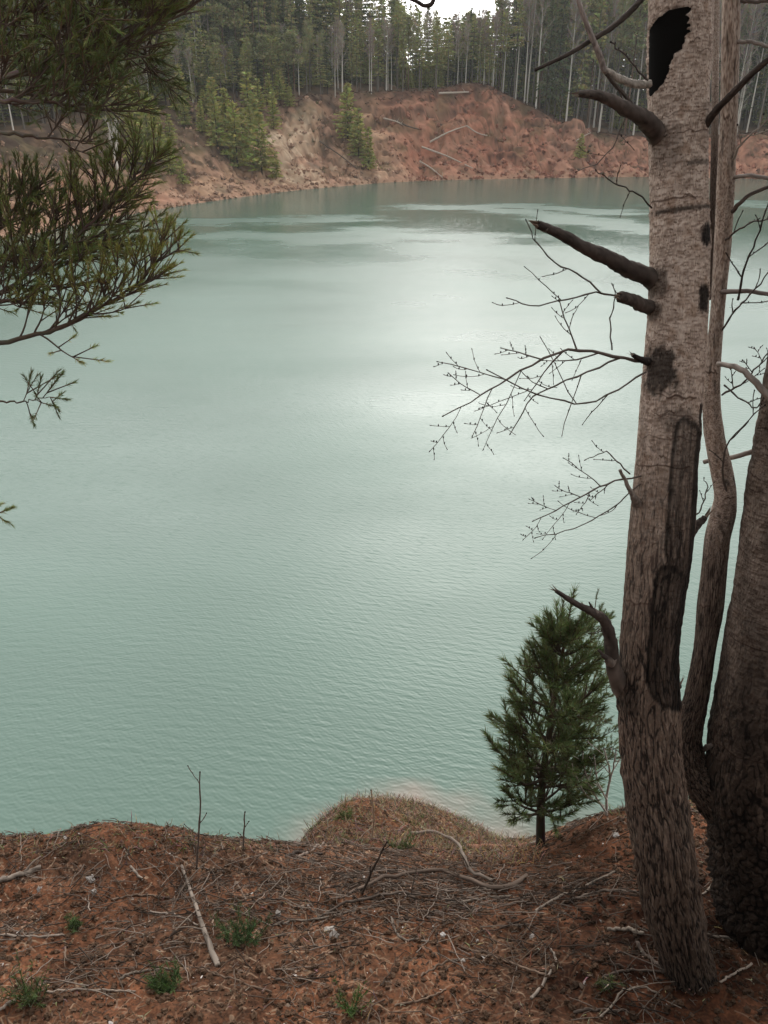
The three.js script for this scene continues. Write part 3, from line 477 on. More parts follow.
// fallen trunks on the scarp
{
  const logs = [[[430, 143], [448, 134], [466, 127], 'pale fallen trunk slanting up to the middle of the red scarp', 0.13], [[466, 127], [478, 134], [496, 139], 'pale fallen trunk slanting down from the middle of the red scarp', 0.11], [[422, 147], [445, 157], [472, 170], 'pale fallen trunk lying down the foot of the red scarp', 0.13], [[420, 163], [430, 169], [443, 178], 'short fallen trunk reaching the water under the red scarp', 0.12], [[438, 95], [465, 94], [494, 92], 'long pale trunk lying along the rim of the red scarp', 0.15], [[384, 121], [398, 124], [404, 127], 'broken grey log stuck in the left side of red scarp', 0.12], [[476, 86], [482, 84], [488, 81], 'short broken log on the rim at the top of the red scarp', 0.18], [[576, 140], [583, 137], [590, 134], 'small pale log on the bare right bank', 0.1], [[318, 141], [340, 155], [363, 175], 'dark fallen sapling lying down the pale clay left of the gully', 0.09], [[396, 122], [408, 128], [418, 131], 'dark rotten log under the left edge of the red scarp', 0.13]];
  const r = rng(77);
  for (const [a, b, c, label, rad] of logs) {
    const q = [a, b, c].map((k) => farAt(...k).add(V(0, rad * 1.5, 0.45))), t = thing('fallen_log', label, 'log', q[0].clone(), undefined), mb = new MB(), k = /dark/.test(label) ? [0.1, 0.08, 0.065] : [0.42, 0.36, 0.3];
    mb.tube(curve(q, 10), (u) => rad * (1 - 0.55 * u), 7, k, { cap: true }); mesh('trunk', local(mb.geo(), t), M.wood, t);
    const st = new MB(); for (let i = 0; i < 5; i++) { const s = q[1].clone().lerp(r() < 0.5 ? q[0] : q[2], r()), d = rdir(r); d.y = Math.abs(d.y); st.tube([s, s.clone().addScaledVector(d, 0.4 + 0.5 * r())], [0.035, 0.01], 4, k); } mesh('branch_stubs', local(st.geo(), t), M.wood, t);
  }
  // turf and roots hanging over the rim, scattered scrub
  const mb = new MB();
  for (const b of bank) if (b.seen && b.px > 275) for (let k = 0; k < 3; k++) { const q = bankPoint(b, b.w * (0.93 + 0.12 * r())).add(V((r() - 0.5) * 0.3, 0.08, 0)), d = V((r() - 0.5) * 1.6, -0.5 + r() * 0.9, 0.6).normalize(); mb.needle(q, d, 0.4 + 0.7 * r(), 0.08 + 0.1 * r(), [0.05 + 0.05 * r(), 0.037, 0.025], r); }
  const rb = [0, 1, 2, 3].map((v) => { const g = new THREE.IcosahedronGeometry(0.5, 1), p = g.attributes.position; for (let i = 0; i < p.count; i++) { const k = 1 + 0.55 * n3(p.getX(i) * 1.8 + v * 9, p.getY(i) * 1.8, p.getZ(i) * 1.8); p.setXYZ(i, p.getX(i) * k, p.getY(i) * k * 0.7, p.getZ(i) * k); } g.computeVertexNormals(); g.setAttribute('color', new THREE.BufferAttribute(new Float32Array(p.count * 3).fill(1), 3)); return g; });
  const rub = new THREE.Group(); rub.name = 'rubble'; tag(rub, 'clods and stones of red clay strewn over the far scarp', 'rubble', null, 'stuff'); scene.add(rub);
  const seenBank = bank.filter((b) => b.seen), spot = new THREE.Object3D(), tint = new THREE.Color();
  rb.forEach((g, v) => { const im = new THREE.InstancedMesh(g, M.wood, 1100); im.name = 'rubble'; im.userData.kind = 'stuff'; im.castShadow = im.receiveShadow = true; for (let i = 0; i < 1100; i++) { const b = seenBank[Math.floor(r() * seenBank.length)], t = Math.pow(r(), 1.5) * 0.95, sz = 0.1 + 0.55 * Math.pow(r(), 3.5); spot.position.copy(bankPoint(b, b.w * t)).y += sz * 0.12; spot.rotation.set(r() * 6, r() * 6, r() * 6); spot.scale.setScalar(sz); spot.updateMatrix(); im.setMatrixAt(i, spot.matrix); const q = 0.5 + 0.75 * r(), w = sstep(380, 430, b.px); im.setColorAt(i, tint.setRGB(lerp(0.36, 0.3, w) * q, lerp(0.23, 0.14, w) * q, lerp(0.16, 0.095, w) * q)); } rub.add(im); });
  tag(mesh('rim_roots', mb.geo(), M.litter), 'dark turf and roots hanging over the rim of the far scarp', 'roots', null, 'stuff');
  const sc = new MB();
  for (let k = 0; k < 900; k++) { const b = bank[Math.floor(r() * bank.length)]; if (!b.seen) continue; const t = r(), den = b.px < 140 ? 0.6 : b.px < 290 && b.px > 190 && t > 0.3 ? 1 : b.px > 335 && b.px < 385 ? 0.7 : 0.15; if (r() > den) continue; const q = bankPoint(b, b.w * (0.05 + 0.9 * t)), n = 8 + r() * 10, col = r() < 0.35 ? [0.1, 0.095, 0.04] : r() < 0.6 ? [0.16, 0.12, 0.085] : [0.07, 0.055, 0.04]; for (let i = 0; i < n; i++) { const d = rdir(r); d.y = Math.abs(d.y) + 0.35; d.normalize(); sc.needle(q.clone().add(V((r() - 0.5) * 0.5, 0, (r() - 0.5) * 0.4)), d, 0.25 + 0.55 * r(), 0.04 + 0.09 * r(), col.map((v) => v * (0.7 + 0.6 * r())), r); } }
  tag(mesh('scrub', sc.geo(), M.leaf), 'low scrub and dead brush on the far bank', 'scrub', null, 'stuff');
}
// ---------------------------------------------------------------- aspens on the right
const barkCol = canvasTex(1024, 2048, (g, w, h) => { // u runs round the stem (0.25 towards the lake path), v up it; row() gives the height of a mark
  const r = rng(31), im = g.createImageData(w, h), d = im.data, tau = 6.28318;
  for (let j = 0; j < h; j++) for (let i = 0; i < w; i++) {
    const up = 1 - j / h, a = i / w * tau, ca = Math.cos(a), sa = Math.sin(a), y = up * 18;
    const low = sstep(0.6, 0.3, up + 0.09 * fbm3(ca * 1.3, y * 0.5, sa * 1.3, 3));      // rough furrowed bark below, smooth above
    const m = fbm3(ca * 1.1, y * 2.3, sa * 1.1, 4), fine = fbm3(ca * 12, y * 8, sa * 12, 3), fur = Math.abs(n3(ca * 5, y * 2.6, sa * 5) * 0.75 + 0.5 * n3(ca * 3, y * 1.1, sa * 3));
    const band = n3(ca * 1.5, y * 7, sa * 1.5), band2 = n3(ca * 3, y * 19, sa * 3); let k = mixc([182, 168, 157], [142, 127, 116], clamp(0.5 + m + 0.5 * band)); k = mixc(k, [208, 192, 178], sstep(0.0, 0.5, fine + 0.35 * band2) * 0.5); k = mixc(k, [92, 75, 65], sstep(0.15, 0.6, -band2 + 0.4 * fine) * 0.45);
    k = mixc(k, [118, 96, 80], sstep(0.1, 0.6, -m) * 0.55);
    const rough = mixc([86, 73, 64], [30, 25, 22], sstep(0.3, 0.04, fur)); k = mixc(k, mixc(rough, [132, 115, 102], sstep(0.08, 0.4, fine) * 0.55), low * 0.95);
    const o = (j * w + i) * 4; d[o] = k[0]; d[o + 1] = k[1]; d[o + 2] = k[2]; d[o + 3] = 255;
  }
  g.putImageData(im, 0, 0);
  const Y = (up) => (1 - up) * h;
  for (let k = 0; k < 17000; k++) { // lenticels
    const up = 0.14 + 0.86 * r(), x = r() * w, band = 0.5 + 0.5 * n2(up * 26, 3); if (r() > 0.35 + 0.75 * band) continue;
    g.globalAlpha = 0.25 + 0.5 * r(); g.fillStyle = r() < 0.7 ? '#4a392f' : '#6a5446'; g.beginPath(); g.ellipse(x, Y(up), 2 + r() * r() * r() * 12, 0.6 + r() * 1.2, (r() - 0.5) * 0.35, 0, 6.3); g.fill();
  }
  for (let k = 0; k < 80; k++) { // creases across the stem
    const up = 0.3 + 0.7 * r(), x0 = r() * w, l = 40 + r() * r() * 520; g.globalAlpha = 0.25 + 0.55 * r(); g.strokeStyle = '#3a2b24'; g.lineWidth = 1 + 2.2 * r(); g.beginPath();
    for (let q = 0; q <= 8; q++) { const x = x0 + l * q / 8, y = Y(up) + 5 * n2(x * 0.012, up * 40) + 2.5 * n2(x * 0.06, up * 90); q ? g.lineTo(x, y) : g.moveTo(x, y); } g.stroke();
  }
  for (let k = 0; k < 900; k++) { g.globalAlpha = 0.25 + 0.35 * r(); g.fillStyle = r() < 0.5 ? '#8d7c6e' : '#241c19'; const up = 0.45 * r(); g.beginPath(); g.ellipse(r() * w, Y(up), 3 + 5 * r(), 5 + 14 * r(), 0, 0, 6.3); g.fill(); }
  g.globalAlpha = 1;
});
const barkBump = pixelTex(512, 1024, (u, v) => { const a = u * 6.28318, ca = Math.cos(a), sa = Math.sin(a), y = v * 18; const low = sstep(0.5, 0.22, v), k = 128 + 90 * low * (Math.abs(n3(ca * 5, y * 2.6, sa * 5) * 0.75 + 0.5 * n3(ca * 3, y * 1.1, sa * 3)) - 0.3) + (40 + 20 * low) * fbm3(ca * 12, y * 8, sa * 12, 3); return [k, k, k]; }, false);
const M_bark = new THREE.MeshPhysicalMaterial({ specularIntensity: 0.25, map: barkCol, bumpMap: barkBump, bumpScale: 0.02, roughness: 0.88, vertexColors: true });
const M_char = new THREE.MeshStandardMaterial({ color: new THREE.Color().setRGB(0.012, 0.01, 0.009), roughness: 0.95, vertexColors: true });
// a stem from its outline in the picture: [row, left, right, distance]
function stemLine(rows, n) {
  const c = rows.map(([y, l, r, z]) => P((l + r) / 2, y, z)), line = new THREE.CatmullRomCurve3(c, false, 'centripetal').getPoints(n), rad = [];
  const rr = rows.map(([y, l, r, z], i) => (r - l) / 2 * depthOf(c[i]) / F);
  for (let i = 0; i <= n; i++) { const t = i / n * (rows.length - 1), k = Math.min(rows.length - 2, Math.floor(t)), u = t - k, s = u * u * (3 - 2 * u); rad.push(lerp(rr[k], rr[k + 1], s)); }
  return { line, rad };
}
function stem(mb, rows, n, seg, o = {}) {
  const { line, rad } = stemLine(rows, n), E = V(1, 0, 0);
  mb.tube(line, rad, seg, (a, t) => { const c = o.tint ? o.tint(a, t) : [1, 1, 1]; return c; }, {
    frame: E, shape: (a, t) => { const ca = Math.cos(a), sa = Math.sin(a), y = t * n * 0.05, low = sstep(0.45, 0.15, t); let k = 1 + 0.035 * fbm3(ca * 1.2, t * 9, sa * 1.2, 3) + low * 0.13 * (Math.abs(n3(ca * 5, t * 46.8, sa * 5) * 0.75 + 0.5 * n3(ca * 3, t * 19.8, sa * 3)) - 0.3) + (0.012 + 0.02 * low) * n3(ca * 8, t * 90, sa * 8) + 0.012 * n3(ca * 1.5, t * 26, sa * 1.5); if (o.shape) k *= o.shape(a, t); return k; },
  });
  return { line, rad };
}
const branch = [0.085, 0.068, 0.058], paleTwig = [0.3, 0.26, 0.22], darkTwig = [0.05, 0.038, 0.032], deadBark = [0.055, 0.043, 0.037];
const seg3 = (pts) => pts.map(([x, y, z]) => P(x, y, z));
function knotty(r, pts, n, amp) { const q = curve(pts, n); return q.map((p, i) => (i && i < n ? p.clone().add(V((r() - 0.5) * amp, (r() - 0.5) * amp, (r() - 0.5) * amp)) : p)); }
function twigs(mb, r, pts, r0, r1, level, col, o = {}) { // a twig with side twigs and buds
  const n = pts.length - 1; mb.tube(pts, (t) => lerp(r0, r1, t) * (1 + 0.12 * Math.sin(t * 40 + r0 * 9e3)), level > 1 ? 6 : 4, col, { cap: true, capLen: r1 * 2 });
  let len = 0; for (let i = 0; i < n; i++) len += pts[i].distanceTo(pts[i + 1]);
  const tip = pts[n], td = V().subVectors(pts[n], pts[n - 1]).normalize(); mb.ball(tip, Math.max(0.0012, r1 * 1.5), 0.0036, [0.03, 0.02, 0.018], td);
  if (level <= 0) { for (let i = 1; i < n; i += 2) mb.ball(pts[i].clone().add(V(0, 0.002, 0)), 0.0018, 0.0035, [0.03, 0.02, 0.018], V(0, 1, 0), 4); return; }
  const kids = Math.max(2, Math.round((o.kids ?? 7) * (level > 1 ? 1 : 0.55)));
  for (let k = 0; k < kids; k++) {
    const t = 0.22 + 0.74 * (k + r() * 0.7) / kids, i = Math.min(n - 1, Math.floor(t * n)), b = pts[i].clone().lerp(pts[i + 1], t * n - i), d = V().subVectors(pts[i + 1], pts[i]).normalize();
    const side = V().crossVectors(d, V(0, 0, 1)).normalize().multiplyScalar(k % 2 ? 1 : -1).add(V(0, 0.25, (r() - 0.5) * 1.2)).normalize(), l = len * (0.2 + 0.25 * r()) * (1.15 - 0.5 * t) * (o.len ?? 1);
    const e = d.clone().multiplyScalar(0.75).add(side.multiplyScalar(0.75)).normalize(), q = [b]; for (let s = 1; s <= 5; s++) { e.add(V((r() - 0.5) * 0.35, (r() - 0.5) * 0.35 + 0.06, (r() - 0.5) * 0.35)).normalize(); q.push(q[s - 1].clone().addScaledVector(e, l / 5)); }
    twigs(mb, r, q, lerp(r0, r1, t) * 0.62, r1 * 0.7, level - 1, col, o);
  }
}
const aspenA = thing('aspen_tree', 'large pale-barked aspen with black patch, broken branch stubs and dark wounds down its stem', 'aspen', groundAt(690, 972));
const rowsA = [[1012, 656, 738, 1.5], [985, 664, 719, 1.5], [950, 659, 707, 1.52], [900, 643, 700, 1.56], [850, 635, 693, 1.6], [800, 627, 686, 1.66], [750, 621, 680, 1.71], [700, 619, 678, 1.76], [650, 621, 677, 1.81], [600, 625, 682, 1.86], [550, 628, 690, 1.91], [500, 633, 694, 1.96], [450, 638, 697, 2.01], [400, 642, 701, 2.06], [350, 646, 705, 2.11], [300, 650, 707, 2.15], [250, 651, 708, 2.19], [200, 651, 707, 2.22], [150, 650, 706, 2.25], [100, 649, 707, 2.28], [50, 649, 710, 2.3], [0, 650, 712, 2.32], [-80, 651, 719, 2.35], [-180, 655, 725, 2.37], [-300, 660, 735, 2.38]];
const tA = (row) => { const n = rowsA.length - 1; for (let i = 0; i < n; i++) if (row <= rowsA[i][0] && row >= rowsA[i + 1][0]) return (i + (rowsA[i][0] - row) / (rowsA[i][0] - rowsA[i + 1][0])) / n; return 1; };
// wounds: [row centre, half height in rows, angle, half width in angle, depth, darkness]
const wounds = [[498, 76, 1.0, 0.8, 0.1, 0.12, 0.62], [632, 68, 1.12, 0.85, 0.11, 0.12, 0.42], [300, 14, 0.95, 0.28, 0.12, 0.06], [238, 13, 0.85, 0.34, 0.12, 0.05], [211, 3, 1.6, 1.7, 0.05, 0.25], [168, 3, 0.9, 0.8, 0.03, 0.4], [372, 26, 2.45, 0.7, 0.04, 0.16], [415, 14, 0.6, 0.3, 0.1, 0.15], [560, 10, 1.1, 0.5, 0.06, 0.3], [420, 12, 1.6, 0.5, 0.02, 0.6], [148, 22, 2.4, 0.62, -0.07, 0.6], [284, 16, 2.75, 0.5, -0.05, 0.4], [312, 10, 2.85, 0.4, -0.04, 0.4], [690, 20, 2.7, 0.6, -0.06, 0.45], [118, 9, 0.7, 0.35, -0.06, 0.8]].map((w) => { const t = tA(w[0]); return [t, Math.abs(tA(w[0] - w[1]) - t), ...w.slice(2)]; });
const patchT = [[13, 1.64, 2.2], [17, 1.62, 2.5], [21, 1.62, 2.9], [26, 1.63, 3.4], [40, 1.65, 3.5], [50, 1.72, 3.5], [56, 1.85, 3.45], [60, 2.12, 3.5], [70, 2.2, 3.5], [80, 2.3, 3.5], [85, 2.42, 3.4], [89, 2.6, 3.4], [94, 2.8, 3.2]];
const patchAt = (a, t) => { if (t < 0.5) return -1; let lo = -20, hi = 120; for (let k = 0; k < 14; k++) { const m = (lo + hi) / 2; if (tA(m) > t) lo = m; else hi = m; } const row = hi; if (row < 9 || row > 98) return -1; const [a0, a1] = table(patchT, row); return Math.min(a - a0 - 0.09 * n2(row * 0.13, 1) - 0.04 * n2(row * 0.5, 3), a1 + 0.09 * n2(row * 0.13, 5) - a, (row - 13) * 0.03, (94 - row) * 0.03); };
const woundAt = (a, t) => { let dep = 0, drk = 1, rim = 0; for (const [tc, th, ac, aw, dp, dk, wood] of wounds) { const q = wood ? Math.hypot(((t - tc - 0.012 * (a - ac)) / th) ** 4, ((a - ac) / aw) ** 2) + 0.07 * n3(Math.cos(a) * 3, t * 40, Math.sin(a) * 3) + 0.03 * n3(Math.cos(a) * 9, t * 160, Math.sin(a) * 9) : Math.hypot(Math.pow(Math.abs((t - tc) / th), 1.6), Math.pow(Math.abs((a - ac) / aw), 1.4)) + 0.3 * n3(Math.cos(a) * 3, t * 60, Math.sin(a) * 3) + 0.2 * n3(Math.cos(a) * 9, t * 200, Math.sin(a) * 9); const m = sstep(1.02, 0.78, q); dep = dp < 0 ? Math.min(dep, dp * m) : Math.max(dep, dp * m); drk = Math.min(drk, wood ? lerp(1, lerp(dk, wood * (0.75 + 0.45 * n3(Math.cos(a) * 14, t * 12, Math.sin(a) * 14)), sstep(0.85, 0.6, q) * sstep(ac - 0.22, ac - 0.02, a)), sstep(1.1, 0.92, q)) : lerp(1, dk, sstep(1.1, 0.6, q))); rim = Math.max(rim, 0.045 * Math.exp(-(((q - 1.12) / 0.16) ** 2))); } return [dep, drk, rim]; };
{
  const mb = new MB();
  const { line, rad } = stem(mb, rowsA, 620, 110, { shape: (a, t) => { const [d, , rim] = woundAt(a, t), p = patchAt(a, t); return 1 - d + rim - 0.085 * sstep(-0.03, 0.03, p) + 0.035 * Math.exp(-(((p + 0.07) / 0.06) ** 2)); }, tint: (a, t) => { const k = woundAt(a, t)[1], g = sstep(0.3, 0.02, t); const lowTint = lerp(1, 0.5, g); return [k * lowTint, k * 0.97 * lowTint, k * 0.95 * lowTint]; } });  // bark tint goes darker towards the foot of the stem
  const G = aspenA; mesh('trunk', local(mb.geo(), G), M_bark, G);
  const at = (row, a, k = 1) => { const t = tA(row), i = Math.round(t * 620), c = line[i], R = rad[i], T = V().subVectors(line[Math.min(620, i + 1)], line[Math.max(0, i - 1)]).normalize(), e1 = V(1, 0, 0).addScaledVector(T, -T.x).normalize(), e2 = V().crossVectors(e1, T); if (e2.z < 0) e2.negate(); return c.clone().addScaledVector(e1, Math.cos(a) * R * k).addScaledVector(e2, Math.sin(a) * R * k); };
  // black peeled patch: a thin charred scab following the stem
  { const edgeOut = 0; const edge = [[13, 1.64, 2.2], [17, 1.62, 2.5], [21, 1.62, 2.9], [26, 1.63, 3.4], [40, 1.65, 3.5], [50, 1.72, 3.5], [56, 1.85, 3.45], [60, 2.12, 3.5], [70, 2.2, 3.5], [80, 2.3, 3.5], [85, 2.42, 3.4], [89, 2.6, 3.4], [94, 2.8, 3.2]], pb = new MB(), nj = 14, r = rng(5);
    const rowsP = []; for (let row = 14; row <= 94; row += 2) { const [a0, a1] = table(edge, row); rowsP.push([row, a0 + 0.09 * n2(row * 0.13, 1) + 0.04 * n2(row * 0.5, 3), a1 + 0.09 * n2(row * 0.13, 5)]); }
    const b0 = 0; rowsP.forEach(([row, a0, a1]) => { for (let j = 0; j <= nj; j++) { const q = j / nj, a = lerp(a0, a1, q), edgeK = Math.min(q, 1 - q) * 2, k = 0.955 + 0.012 * n2(a * 9, row * 0.3), c = at(row, a, k), o = at(row, a, k * 1.2).sub(c).normalize(); pb.vert(c, o, q, row / 90, [1, 1, 1]); } });
    for (let i = 0; i < rowsP.length - 1; i++) for (let j = 0; j < nj; j++) { const a = i * (nj + 1) + j; pb.i.push(a, a + 1, a + nj + 1, a + 1, a + nj + 2, a + nj + 1); }
    const m = mesh('charred_patch', local(pb.geo(), G), new THREE.MeshPhysicalMaterial({ specularIntensity: 0.1, color: new THREE.Color().setRGB(0.005, 0.0045, 0.004), roughness: 1, side: THREE.DoubleSide }), G); m.userData.label = 'jet-black peeled patch of bark high on the stem'; }
  const limb = (name, pts, rads, col, n = 16, lab) => { const b = new MB(), r = rng(pts.length * 31 + Math.round(rads[0] * 1e5)), q = curve(knotty(r, pts, 7, rads[0] * 0.3), n * 4); b.tube(q, (t) => table([[0, rads[0] * (/dead|stub/.test(name) ? 2 : 1)], [0.15, rads[0] * (/dead|stub/.test(name) ? 1.55 : 1)], [0.3, rads[0] * 0.95], [0.55, (rads[0] * 0.55 + rads[1] * 0.45)], [1, rads[1]]], t)[0] * (1 + 0.06 * n2(t * 16, rads[0] * 900)), 14, (a, t) => mixc(/dead|stub/.test(name) ? [0.17, 0.137, 0.115] : col, col, sstep(0.12, 0.4, t)).map((v) => v * (0.6 + 0.8 * (0.5 + n3(Math.cos(a) * 2, t * 12, Math.sin(a) * 2)) * (0.75 + 0.5 * n3(Math.cos(a) * 6, t * 40, Math.sin(a) * 6)))), { cap: true, capLen: rads[1] * 0.4, shape: (a, t) => 1 + 0.09 * n3(Math.cos(a) * 2, t * 8, Math.sin(a) * 2) + 0.09 * n3(Math.cos(a) * 4, t * 26, Math.sin(a) * 4) }); if (/dead_branch|branch_stub/.test(name)) { const e = q[q.length - 1], d = V().subVectors(e, q[q.length - 4]).normalize(); for (let i = 0; i < 7; i++) b.needle(e.clone().addScaledVector(rdir(r), rads[1] * 0.6), d.clone().add(rdir(r).multiplyScalar(0.25)).normalize(), 0.012 + 0.025 * r(), rads[1] * 0.9, [0.16, 0.12, 0.09], r); } const m = mesh(name, local(b.geo(), G), M.wood, G); if (lab) m.userData.label = lab; return m; };
  const S = (l) => seg3(l), px = (w, row, z) => w / 2 * depthOf(P(680, row, z)) / F;
  limb('dead_branch', S([[684, 160, 2.34], [666, 142, 2.28], [652, 127, 2.2], [640, 116, 2.14], [615, 102, 2.08], [594, 96, 2.06], [579, 94, 2.05]]), [px(21, 135, 2.12), px(6, 95, 2.05)], [0.075, 0.06, 0.052], 18, 'dark horn-shaped dead branch curving left');
  limb('dead_branch', S([[682, 302, 2.27], [662, 286, 2.2], [632, 269, 2.09], [600, 255, 2.02], [570, 240, 1.99], [539, 225, 1.96]]), [px(20, 280, 2.08), px(8, 226, 1.96)], deadBark, 18, 'straight broken dead branch pointing up left');
  limb('twig_stub', S([[546, 229, 1.965], [538, 221, 1.955]]), [0.005, 0.002], deadBark, 4);
  limb('branch_stub', S([[680, 324, 2.24], [657, 311, 2.17], [637, 302, 2.07], [621, 297, 2.02]]), [px(17, 308, 2.07), px(11, 298, 2.02)], [0.07, 0.055, 0.047], 10, 'short blunt stub below the long broken branch');
  limb('branch_stub', S([[672, 372, 2.18], [652, 363, 2.1], [633, 355, 2.0]]), [px(14, 361, 2.0), px(4, 355, 2.0)], [0.03, 0.024, 0.022], 8);
  limb('dead_branch', S([[650, 730, 1.84], [630, 700, 1.8], [614, 668, 1.75], [610, 640, 1.74], [603, 620, 1.73], [592, 612, 1.72], [577, 605, 1.71], [556, 591, 1.7]]), [px(15, 690, 1.74), px(4, 592, 1.7)], deadBark, 22, 'crooked dead branch rising beside the small pines');
  limb('twig_stub', S([[611, 662, 1.73], [604, 656, 1.72], [598, 650, 1.72]]), [0.008, 0.003], deadBark, 5);
  limb('twig_stub', S([[596, 613, 1.72], [591, 606, 1.72], [589, 602, 1.72]]), [0.004, 0.0015], deadBark, 5);
  limb('branch_stub', S([[676, 550, 1.95], [697, 526, 1.97], [705, 517, 1.98]]), [px(10, 525, 1.97), px(6, 517, 1.98)], deadBark, 7);
  limb('branch_stub', S([[670, 692, 1.83], [676, 690, 1.84], [680, 685, 1.85]]), [px(7, 690, 1.8), px(4, 690, 1.8)], deadBark, 5);
  limb('branch', S([[650, 84, 2.24], [632, 83, 2.22], [617, 77, 2.2], [604, 70, 2.18]]), [px(8, 80, 2.2), px(6, 70, 2.2)], [0.34, 0.3, 0.26], 10, 'pale bare twig joining the stem by the black patch');
  limb('branch', S([[604, 70, 2.18], [597, 50, 2.17], [588, 28, 2.16], [577, -4, 2.15], [566, -40, 2.14]]), [px(6, 60, 2.2), px(3.4, 0, 2.2)], [0.26, 0.22, 0.2], 12);
  limb('branch', S([[606, 73, 2.18], [618, 88, 2.2], [634, 107, 2.22], [650, 126, 2.25]]), [px(4, 80, 2.2), px(3, 110, 2.2)], branch, 8);
  limb('branch', S([[690, 140, 2.27], [706, 124, 2.22], [715, 113, 2.19], [735, 90, 2.12], [756, 70, 2.08], [790, 46, 2.02]]), [px(8, 120, 2.2), px(5, 80, 2.1)], darkTwig, 14, 'dark bare branch rising to the right');
  limb('branch', S([[646, -6, 2.3], [632, 10, 2.26], [612, 27, 2.22], [585, 44, 2.17], [560, 58, 2.13], [535, 70, 2.1]]), [px(6, 0, 2.3), px(3, 60, 2.2)], darkTwig, 14, 'thin dark branch hanging across the far woods');
  limb('branch', S([[655, -170, 2.37], [560, -110, 2.42], [470, -40, 2.46], [436, -6, 2.5], [432, 4, 2.5], [424, 6, 2.5], [417, 2, 2.5], [404, -4, 2.5]]), [0.007, 0.004], darkTwig, 14);
  const tw = (seed, pts, w0, w1, level, col, o, n = 14) => { const r = rng(seed), b = new MB(), q = knotty(r, S(pts), n, 0.006); const d = depthOf(q[0]) / F / 2; twigs(b, r, q, w0 * d * 0.8, w1 * d * 0.75, level, col, o); mesh('twig', local(b.geo(), G), M.wood, G); };
  tw(3, [[648, 80, 2.22], [636, 68, 2.2], [624, 54, 2.18], [611, 42, 2.16]], 2.6, 2, 0, branch);
  tw(7, [[648, 361, 2.06], [618, 357, 2.02], [590, 351, 1.99], [560, 352, 1.96], [528, 366, 1.93], [500, 383, 1.9], [478, 398, 1.88], [443, 416, 1.86]], 4.6, 1.5, 2, [0.1, 0.08, 0.068], { kids: 9 }, 18);
  tw(8, [[646, 372, 2.05], [620, 388, 2.02], [590, 403, 2.0], [560, 400, 1.97], [520, 388, 1.95], [487, 370, 1.93]], 3, 1.4, 1, [0.09, 0.072, 0.06], { kids: 6 });
  tw(9, [[620, 358, 2.03], [590, 372, 2.0], [560, 384, 1.97], [530, 400, 1.95], [518, 420, 1.94], [510, 434, 1.93]], 3, 1.4, 1, [0.09, 0.072, 0.06], { kids: 7 });
  tw(10, [[640, 302, 2.1], [600, 293, 2.07], [565, 299, 2.04], [535, 305, 2.02], [507, 298, 2.0]], 2.6, 1.3, 1, branch, { kids: 5 });
  tw(11, [[602, 294, 2.07], [580, 275, 2.05], [555, 262, 2.03], [535, 240, 2.0], [526, 220, 1.98]], 2.4, 1.3, 1, branch, { kids: 4 });
  tw(16, [[612, 350, 2.03], [610, 320, 2.04], [615, 296, 2.05], [612, 284, 2.06]], 2, 1.2, 0, branch);
  tw(12, [[641, 476, 1.95], [610, 482, 1.92], [585, 494, 1.9], [560, 508, 1.88], [533, 521, 1.86]], 2.8, 1.3, 2, branch, { kids: 7 });
  tw(13, [[640, 484, 1.95], [622, 500, 1.93], [600, 516, 1.91], [570, 530, 1.9], [535, 538, 1.88]], 2.4, 1.3, 1, branch, { kids: 5 });
  tw(14, [[630, 474, 1.94], [618, 462, 1.92], [605, 452, 1.9], [585, 460, 1.88]], 2, 1.2, 1, branch, { kids: 4 });
  limb('twig_stub', S([[637, 504, 1.92], [629, 488, 1.9], [620, 470, 1.88]]), [px(5, 490, 1.9), px(3, 470, 1.9)], [0.22, 0.19, 0.165], 6);
  tw(15, [[652, 208, 2.2], [640, 195, 2.17], [625, 188, 2.15], [607, 178, 2.12], [596, 170, 2.1]], 2.4, 1.3, 1, darkTwig, { kids: 4 });
  tw(18, [[618, 88, 2.2], [626, 112, 2.2], [616, 140, 2.18], [600, 162, 2.16], [576, 172, 2.14]], 1.8, 1.2, 1, branch, { kids: 3 });
  tw(19, [[690, 520, 1.95], [700, 510, 1.96], [707, 488, 1.98], [704, 478, 1.99]], 2.4, 1.2, 1, branch, { kids: 4 });
}
const aspenC = thing('aspen_tree', 'dark thick aspen at right edge with a slim second stem forking from its foot', 'aspen', groundAt(770, 905));
const rowsC = [[975, 724, 850, 1.72], [935, 722, 846, 1.73], [900, 720, 838, 1.75], [880, 717, 834, 1.77], [850, 714, 829, 1.8], [820, 711, 824, 1.83], [786, 710, 821, 1.86], [741, 713, 822, 1.9], [700, 719, 826, 1.93], [650, 728, 832, 1.97], [600, 737, 840, 2.01], [550, 744, 846, 2.05], [500, 750, 851, 2.08], [450, 758, 858, 2.11], [400, 766, 866, 2.14], [300, 784, 884, 2.2], [200, 802, 902, 2.25], [100, 822, 922, 2.3], [0, 842, 942, 2.34], [-150, 875, 975, 2.4]];
const rowsB = [[830, 726, 790, 1.86], [806, 702, 758, 1.88], [790, 690, 732, 1.9], [775, 679, 716, 1.92], [760, 674, 706, 1.94], [741, 674, 701, 1.96], [718, 678, 704, 1.98], [696, 685, 708, 2.0], [650, 694, 715, 2.05], [605, 698, 723, 2.1], [560, 703, 727, 2.15], [535, 706, 730, 2.17], [515, 711, 735, 2.19], [496, 715, 736, 2.2], [470, 711, 732, 2.22], [436, 705, 724, 2.24], [402, 703, 720, 2.26], [372, 705, 720, 2.28], [308, 711, 724.5, 2.33], [234, 715, 731.5, 2.37], [188, 717, 734, 2.39], [117, 720.5, 737, 2.42], [0, 722.5, 740, 2.46], [-120, 724, 744, 2.5], [-260, 728, 748, 2.52]];
